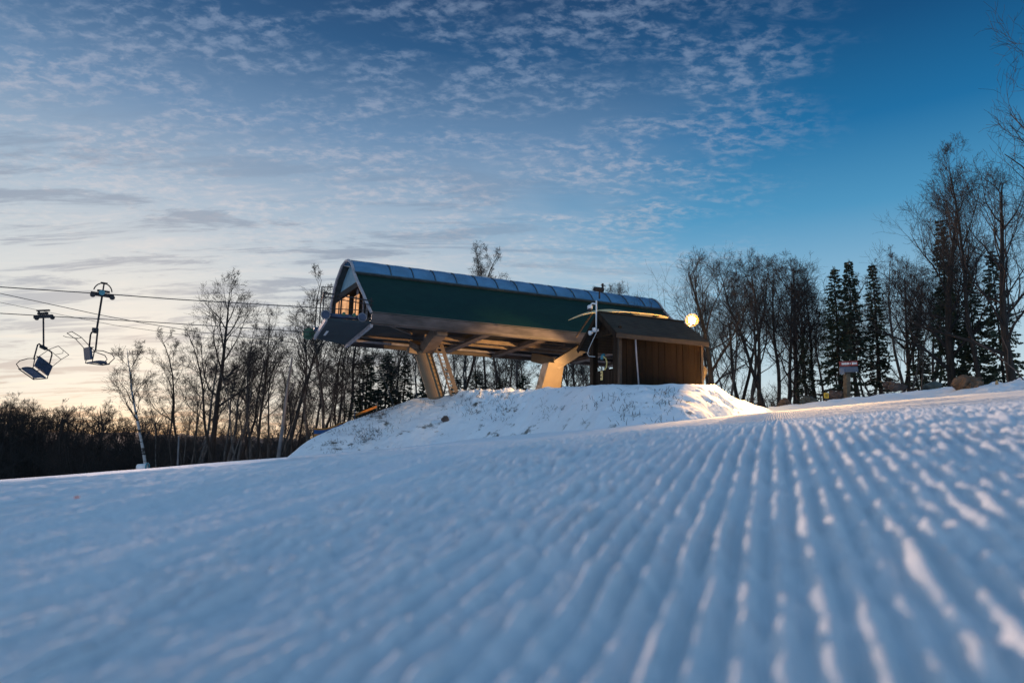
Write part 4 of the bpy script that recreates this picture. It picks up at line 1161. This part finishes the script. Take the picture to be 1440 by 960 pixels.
for px, top, d, key, l_ in ((512, 496, 58, 's2', 'dark spruce nearest the open end of the station, behind the bank'), (540, 494, 60, 's2', 'dark spruce second from the open end of the station'),
                            (566, 498, 62, 's0', 'dark spruce left of the round leaning leg, third from the open end'), (598, 500, 60, 's2', 'dark spruce behind the round leaning leg')):
    tree_px(key, px, top, d, l_, group=GS, base=-1.0, sx=1.35)
for px, top, l_ in ((640, 528, 'low dark spruce behind the ladder'), (668, 520, 'low dark spruce right of the ladder'), (705, 530, 'low dark spruce between the two station legs, left one'), (735, 526, 'low dark spruce just left of the right box leg')):
    tree_px('s2', px, top, 60, l_, group=GS, base=-1.0, sx=1.7)
# right of the hut
GR = 'bare trees right of the hut'
tree_px('b7', 1003, 352, 38, 'stout bare tree beside the hut with the sun shining through its crown', yaw=.7, group=GR, sx=.90, base=2.0)
tree_px('b3', 1072, 350, 46, 'many stemmed bare tree, left stem of the dark clump right of the stout tree', yaw=2, group=GR, sx=.8, base=1.2, tilt=-.05)
tree_px('b1', 1083, 352, 46.5, 'bare tree, middle stem of the dark clump right of the stout tree', yaw=4, group=GR, base=1.2)
tree_px('b5', 1094, 358, 47, 'bare tree, right stem of the dark clump right of the stout tree', yaw=5, group=GR, base=1.2)
lr = 'bare tree in the row right of the hut, one of several alike'
for px, top, d, key in ((1022, 430, 60, 'b6'), (1035, 372, 58, 'b1'), (1048, 400, 62, 'b4'), (1058, 440, 56, 'b6'), (1108, 358, 50, 'b0'), (1118, 360, 54, 'b3'), (1128, 372, 50, 'b1'), (1140, 366, 58, 'b2'), (1152, 380, 52, 'b5'),
                        (1166, 385, 60, 'b4'), (1178, 400, 56, 'b2'), (1232, 400, 60, 'b2'), (1222, 430, 54, 'b4'), (1258, 380, 56, 'b1'), (1272, 350, 52, 'b2'), (1282, 360, 56, 'b5'), (1296, 350, 52, 'b1'), (1306, 370, 58, 'b4'), (1318, 380, 50, 'b2'),
                        (1330, 350, 54, 'b4'), (1100, 440, 60, 'b6'), (1015, 470, 56, 'b4'), (1200, 440, 56, 'b6'), (1246, 430, 50, 'b6'), (1010, 400, 50, 'b1'), (1030, 385, 50, 'b2'), (1046, 372, 52, 'b1'), (1062, 380, 56, 'b2'), (1120, 420, 52, 'b6'), (1163, 420, 50, 'b2'), (1213, 410, 58, 'b2'), (1268, 400, 50, 'b6'), (1312, 400, 50, 'b4'), (1338, 400, 50, 'b2'), (1290, 430, 48, 'b6'), (1365, 330, 48, 'b2'), (1150, 450, 50, 'b6')):
    tree_px(key, px+rng.uniform(-2, 2), top+rng.uniform(-8, 8), d, lr, group=GR, sx=rng.uniform(.85, 1.25), base=None if px > 1150 else 1.0, tilt=rng.uniform(-.04, .04))
tree_px('b7', 1432, 235, 36, 'great bare tree at the right edge, its long limbs reaching left', yaw=2.6, group='great bare trees at the right edge', sx=.80, tilt=-.06)
tree_px('b5', 1385, 195, 40, 'tall bare tree with thin upright top, left of the great one', yaw=1.2, group='great bare trees at the right edge', sx=.75, tilt=-.04)
tree_px('b7', 1348, 262, 42, 'bare tree leaning left with a wide fan of twigs above the spruces', yaw=3.4, group='great bare trees at the right edge', sx=.85, tilt=-.06)
tree_px('b3', 1560, -30, 25, 'near bare tree whose branch tips enter at the upper right corner', yaw=.9, group='great bare trees at the right edge', sx=.75)
GP = 'spruces right of the hut'
for px, top, d, key, sx, l_ in ((1185, 376, 48, 's0', 1.15, 'spruce with the widest skirt, behind the sign, leftmost of the three in a row'), (1207, 366, 52, 's3', 1.0, 'spruce with a thin ragged top, middle one of the three behind the sign'),
                                (1241, 370, 52, 's1', 1.1, 'narrow pointed spruce, rightmost of the three behind the sign'), (1346, 306, 44, 's0', .85, 'tall dark spruce among the bare branches at right'),
                                (1380, 380, 42, 's2', .9, 'broad dark spruce behind the large brown boulder'), (1418, 350, 40, 's2', .8, 'dark spruce at the right edge behind the stumps'),
                                (1136, 470, 50, 's2', .9, 'low dark spruce among the bare trees left of the sign'), (1300, 440, 54, 's2', .9, 'short dark spruce between bare trees above the grey boulder')):
    tree_px(key, px, top, d, l_, group=GP, sx=sx)
# bushes
bushm = [fast_mesh('bush', *bush_mesh(s, 1.9, 26, w_), M['twig'], sm=False) for s, w_ in ((1, .5), (2, .8), (3, .35))]
def bush(px, py, d, h, label, group, base=None):
    b = at(px, py, d); z = float(ground_z(b[0], b[1])) if base is None else base
    o = bpy.data.objects.new('bush', bushm[rng.randrange(3)]); COL.objects.link(o)
    o.location = (b[0], b[1], z-.1); o.scale = (h/1.9,)*3; o.rotation_euler = (0, 0, rng.uniform(0, 6.28))
    tag(o, label, 'bush', group); return o
for k in range(26):
    px = 1012+k*5.2+rng.uniform(-3, 3)
    bush(px, 560, rng.uniform(34, 44), rng.uniform(1.4, 2.6), 'dark leafless bush between the stout tree and the boulders', 'bushes right of the hut', base=1.4)
for k in range(34):
    px = 1150+k*9+rng.uniform(-4, 4)
    bush(px, 560, rng.uniform(38, 50), rng.uniform(1.4, 2.6), 'dark leafless bush under the trees behind the boulders', 'bushes behind the boulders')
for k in range(30):
    px = 560+k*9+rng.uniform(-4, 4)
    bush(px, 560, rng.uniform(52, 60), rng.uniform(2.0, 3.2), 'dark leafless bush seen under the station', 'bushes behind the station', base=1.2)
for k in range(26):
    px = 235+k*11+rng.uniform(-4, 4)
    bush(px, 660, rng.uniform(46, 60), rng.uniform(1.5, 2.6), 'dark leafless bush among the trunks left of the station', 'bushes left of the station')
for px, h, lb_ in ((1402, .35, 'dry stub poking from the verge snow, left one'), (1428, .45, 'dry stub poking from the verge snow, right one')):
    q = at(px, 541, 29.5)
    part('stump', MB().tube([q-UP*.3, q+UP*h*.3, q+UP*h*.5+_rt*.02], [.07, .06, .045], 8), M['cloth'], None, label=lb_, cat='stump')
q = at(1452, 545, 29)
part('fallen_branch', MB().tube([q-UP*.2, q+UP*.7-_rt*.6, q+UP*1.5-_rt*1.5, q+UP*2.1-_rt*2.4], [.03, .025, .02, .01], 6)
     .tube([q+UP*1.0-_rt*.95, q+UP*1.6-_rt*.9, q+UP*2.2-_rt*1.1], [.03, .02, .01], 6), M['rockred'], None, sm=True, label='slanting red brown branch leaning in at the right edge', cat='branch')

# ---- the wood down the slope at left: one mass of bare trees
lp = []
for k in range(5):
    tr, br = bare_tree(seed=200+k, H=12, r0=.16, fork=.25, nl=13, spread=.30, twig=3, crooked=.07, mult=.8)
    a, q_ = tubes_mesh(tr+br, 3); lp.append((a, q_))
Vs, Qs, off = [], [], 0
rs = np.random.RandomState(5)
for k in range(170):
    px = rs.uniform(-330, 235); d = rs.uniform(58, 105)
    if px > 150: d = rs.uniform(75, 120)
    b = at(px, 640, d); z = float(ground_z(b[0], b[1]))-.5
    top = 578+rs.normal()*9+(14 if px > 150 else 0)+max(0, px)*.05
    h = at(px, top, d)[2]-z
    V0, Q0 = lp[k % 5]; s = h/12; a = rs.uniform(0, 6.28); c_, s_ = math.cos(a), math.sin(a)
    V1 = np.stack([(V0[:, 0]*c_-V0[:, 1]*s_)*s*1.15+b[0], (V0[:, 0]*s_+V0[:, 1]*c_)*s*1.15+b[1], V0[:, 2]*s+z], 1)
    Vs.append(V1); Qs.append(Q0+off); off += len(V1)
for k in range(150):       # dim wood beyond, behind the left row of trees and the station
    px = rs.uniform(200, 640); d = rs.uniform(100, 150)
    b = at(px, 640, d); z = float(ground_z(b[0], b[1]))-.5
    h = at(px, 622+rs.normal()*7-(px-200)*.03, d)[2]-z
    V0, Q0 = lp[k % 5]; s = h/12; a = rs.uniform(0, 6.28); c_, s_ = math.cos(a), math.sin(a)
    V1 = np.stack([(V0[:, 0]*c_-V0[:, 1]*s_)*s*1.3+b[0], (V0[:, 0]*s_+V0[:, 1]*c_)*s*1.3+b[1], V0[:, 2]*s+z], 1)
    Vs.append(V1); Qs.append(Q0+off); off += len(V1)
o = bpy.data.objects.new('far_wood', fast_mesh('far_wood', np.concatenate(Vs), np.concatenate(Qs), M['bark'], sm=False)); COL.objects.link(o)
tag(o, 'dense dark leafless wood down the slope at left', 'wood', kind='stuff')
# ------------------------------------------------------------------ sky, sun, camera
SUN = at(200, 470, 1.0); SUN = SUN/np.linalg.norm(SUN)     # the sun is setting behind the trees at left
sun_el = math.asin(SUN[2]); sun_az = math.atan2(SUN[0], SUN[1])
world = bpy.data.worlds.new("World"); sc.world = world; world.use_nodes = True
nt = world.node_tree; N = nt.nodes; L = nt.links; N.clear()
out = N.new('ShaderNodeOutputWorld')
def math_(op, a, b=None, c=None, clamp=False):
    n = N.new('ShaderNodeMath'); n.operation = op; n.use_clamp = clamp
    for i, v in enumerate((a, b, c)):
        if v is None: continue
        if isinstance(v, (int, float)): n.inputs[i].default_value = v
        else: L.new(v, n.inputs[i])
    return n.outputs[0]
def sstep(v, a, b):
    n = N.new('ShaderNodeMapRange'); n.interpolation_type = 'SMOOTHSTEP'
    n.inputs['From Min'].default_value = a; n.inputs['From Max'].default_value = b
    L.new(v, n.inputs['Value']); return n.outputs['Result']
def mixc(f, a, b, mode='MIX'):
    n = N.new('ShaderNodeMix'); n.data_type = 'RGBA'; n.blend_type = mode; n.clamp_factor = True
    if isinstance(f, (int, float)): n.inputs['Factor'].default_value = f
    else: L.new(f, n.inputs['Factor'])
    for k, v in (('A', a), ('B', b)):
        if isinstance(v, tuple): n.inputs[k].default_value = (*v, 1)
        else: L.new(v, n.inputs[k])
    return n.outputs['Result']
def lin(r, g, b):
    return tuple(((c/255)/12.92 if c/255 <= .04045 else ((c/255+.055)/1.055)**2.4) for c in (r, g, b))
def ramp(v, stops):
    n = N.new('ShaderNodeValToRGB'); cr = n.color_ramp
    while len(cr.elements) < len(stops): cr.elements.new(.5)
    for e, (p, c) in zip(cr.elements, stops): e.position = p; e.color = (*lin(*c), 1)
    L.new(v, n.inputs[0]); return n.outputs[0]
tc = N.new('ShaderNodeTexCoord'); sep = N.new('ShaderNodeSeparateXYZ')
L.new(tc.outputs['Generated'], sep.inputs[0])
dx, dy, dz = sep.outputs
elev = math_('MAXIMUM', dz, 0.0)
# clear sky, right side of the view (position = sine of the elevation)
clear = ramp(elev, [(0, (222, 214, 200)), (.06, (212, 222, 224)), (.14, (180, 205, 218)), (.22, (140, 182, 208)), (.33, (72, 144, 186)), (.43, (16, 104, 156)), (.53, (2, 72, 120)), (.62, (2, 50, 92)), (1, (60, 104, 140))])
veil = ramp(elev, [(0, (232, 176, 124)), (.025, (220, 196, 176)), (.06, (212, 208, 204)), (.20, (208, 208, 206)), (.32, (164, 180, 196)), (.43, (104, 136, 170)), (.53, (32, 80, 124)), (.62, (8, 48, 90)), (1, (66, 106, 140))])
# cloud plane coordinates (perspective comes from the direction itself)
den = math_('ADD', elev, .16)
px = math_('DIVIDE', dx, den); py = math_('DIVIDE', dy, den)
cmb = N.new('ShaderNodeCombineXYZ'); L.new(px, cmb.inputs[0]); L.new(py, cmb.inputs[1])
def noise(scale, rot, st, detail=6, rough=.55, dist=0.0, off=0):
    mp = N.new('ShaderNodeMapping'); mp.inputs['Rotation'].default_value = (0, 0, rot); mp.inputs['Scale'].default_value = (st[0], st[1], 1)
    mp.inputs['Location'].default_value = (off, off*.7, 0)
    L.new(cmb.outputs[0], mp.inputs[0])
    n = N.new('ShaderNodeTexNoise'); n.noise_dimensions = '2D'; n.inputs['Scale'].default_value = scale; n.inputs['Detail'].default_value = detail
    n.inputs['Roughness'].default_value = rough; n.inputs['Distortion'].default_value = dist
    L.new(mp.outputs[0], n.inputs['Vector']); return n.outputs['Fac']
big = noise(.9, .5, (1, 1.6), 4, .5, .4, 3)
fine = noise(25.0, .45, (1, 1.5), 8, .62, .15, 1)
mid_ = noise(3.6, .5, (1, 2.4), 6, .6, .3, 9)
streak = noise(3.2, .25, (.6, 2.6), 9, .66, .3, 7)
# how much cloud: full at left, none at right, edge slanting
azx = math_('DIVIDE', dx, math_('ADD', math_('ABSOLUTE', dy), .25))
edge = math_('SUBTRACT', math_('ADD', azx, math_('MULTIPLY', math_('SUBTRACT', big, .5), .55)), math_('MULTIPLY', elev, .55))
leftness = sstep(edge, .14, -.34)
back = sstep(dy, .1, -.5)
cover = math_('MAXIMUM', leftness, math_('MULTIPLY', back, .3))
base = mixc(math_('MULTIPLY', cover, .86), clear, veil)
# light small clouds
fcl = math_('MULTIPLY', sstep(fine, .38, .72), sstep(mid_, .36, .60))
zone = math_('MULTIPLY', sstep(edge, .24, -.06), sstep(elev, .10, .34))
hi = ramp(elev, [(0, (245, 225, 205)), (.2, (214, 212, 210)), (.35, (204, 196, 200)), (.5, (150, 166, 192)), (1, (110, 140, 175))])
base = mixc(math_('MULTIPLY', math_('MULTIPLY', fcl, zone), .46), base, hi)
# darker and lighter streaks low at left
stl = math_('MULTIPLY', sstep(streak, .52, .36), math_('MULTIPLY', leftness, sstep(elev, .48, .22)))
dk = ramp(elev, [(0, (200, 130, 90)), (.06, (176, 160, 160)), (.15, (150, 158, 172)), (.3, (112, 128, 152)), (.5, (80, 110, 145)), (1, (60, 90, 130))])
base = mixc(math_('MULTIPLY', stl, .75), base, dk)
stw = math_('MULTIPLY', sstep(streak, .54, .70), math_('MULTIPLY', leftness, sstep(elev, .5, .1)))
base = mixc(math_('MULTIPLY', stw, .55), base, hi)
# aureole and disc of the low sun
dot = N.new('ShaderNodeVectorMath'); dot.operation = 'DOT_PRODUCT'
nv = N.new('ShaderNodeVectorMath'); nv.operation = 'NORMALIZE'; L.new(tc.outputs['Generated'], nv.inputs[0])
L.new(nv.outputs[0], dot.inputs[0]); dot.inputs[1].default_value = tuple(SUN)
ang = math_('ARCCOSINE', math_('MINIMUM', dot.outputs['Value'], 1.0))
def expf(k): return math_('EXPONENT', math_('MULTIPLY', ang, -k))
def addc(a, f, col):
    n = N.new('ShaderNodeMix'); n.data_type = 'RGBA'; n.inputs['Factor'].default_value = 1
    n.blend_type = 'ADD'; L.new(a, n.inputs['A'])
    v = N.new('ShaderNodeVectorMath'); v.operation = 'SCALE'; v.inputs[0].default_value = col; L.new(f, v.inputs['Scale'])
    L.new(v.outputs[0], n.inputs['B']); return n.outputs['Result']
base = addc(base, expf(9.0), (.14, .06, .0))
# a share of the physical sky
skyt = N.new('ShaderNodeTexSky'); skyt.sky_type = 'NISHITA'; skyt.sun_disc = False
skyt.sun_elevation = sun_el; skyt.sun_rotation = sun_az; skyt.air_density = 1; skyt.dust_density = .4; skyt.ozone_density = 2
bg1 = N.new('ShaderNodeBackground'); L.new(skyt.outputs[0], bg1.inputs[0]); bg1.inputs[1].default_value = .05*0.25
below = sstep(dz, -.02, .0)
base = mixc(math_('MULTIPLY', back, .55), base, lin(112, 142, 172))
base = mixc(below, (.10, .10, .12), base)
# the bright twilight overhead and behind the camera
lift = math_('ADD', 1.0, math_('ADD', math_('MULTIPLY', sstep(elev, .62, .95), .8), math_('MULTIPLY', back, .68)))
bg2 = N.new('ShaderNodeBackground'); L.new(base, bg2.inputs[0]); L.new(lift, bg2.inputs[1])
ad = N.new('ShaderNodeAddShader'); L.new(bg1.outputs[0], ad.inputs[0]); L.new(bg2.outputs[0], ad.inputs[1])
L.new(ad.outputs[0], out.inputs[0])
world.cycles.sampling_method = 'MANUAL'; world.cycles.sample_map_resolution = 1024

sd = bpy.data.lights.new('sun', 'SUN'); sd.energy = 4.4; sd.angle = rad(4); sd.color = (1, .70, .56)
so = bpy.data.objects.new('sun', sd); COL.objects.link(so)
so.rotation_euler = Vector(-SUN).to_track_quat('-Z', 'Y').to_euler(); so.location = (0, 0, 60)

# two spots added for warm light: one at the station, one down the run
def spot(src, tgt, power, ang_, blend):
    d = bpy.data.lights.new('added_spot', 'SPOT'); d.energy = power; d.spot_size = rad(ang_); d.spot_blend = blend; d.color = (1, .55, .20); d.shadow_soft_size = .12
    o_ = bpy.data.objects.new('added_spot', d); COL.objects.link(o_); o_.location = tuple(src)
    o_.rotation_euler = Vector(tuple(np.array(tgt)-np.array(src))).to_track_quat('-Z', 'Y').to_euler()
spot(Hh(HL+.42, HW+.25, 2.0), (-2.0, 38.5, 3.9), 8500, 46, .5)
spot(Hh(HL+.5, .35, 1.98), (9, 10, .2), 11500, 125, .7)

cd = bpy.data.cameras.new('camera'); cam = bpy.data.objects.new('camera', cd); COL.objects.link(cam)
cd.sensor_width = 36; cd.lens = 24; cd.clip_start = .02; cd.clip_end = 9000
R = Matrix((_rt, _up, -_fw)).transposed()
cam.matrix_world = R.to_4x4()
cd.dof.use_dof = True; cd.dof.focus_distance = 22; cd.dof.aperture_fstop = 1.7
sc.camera = cam
sc.view_settings.view_transform = 'Standard'; sc.view_settings.look = 'None'
sc.view_settings.exposure = 0; sc.view_settings.gamma = 1
sc.render.engine = 'CYCLES'
sc.cycles.max_bounces = 6; sc.cycles.transparent_max_bounces = 4
sc.cycles.use_denoising = True
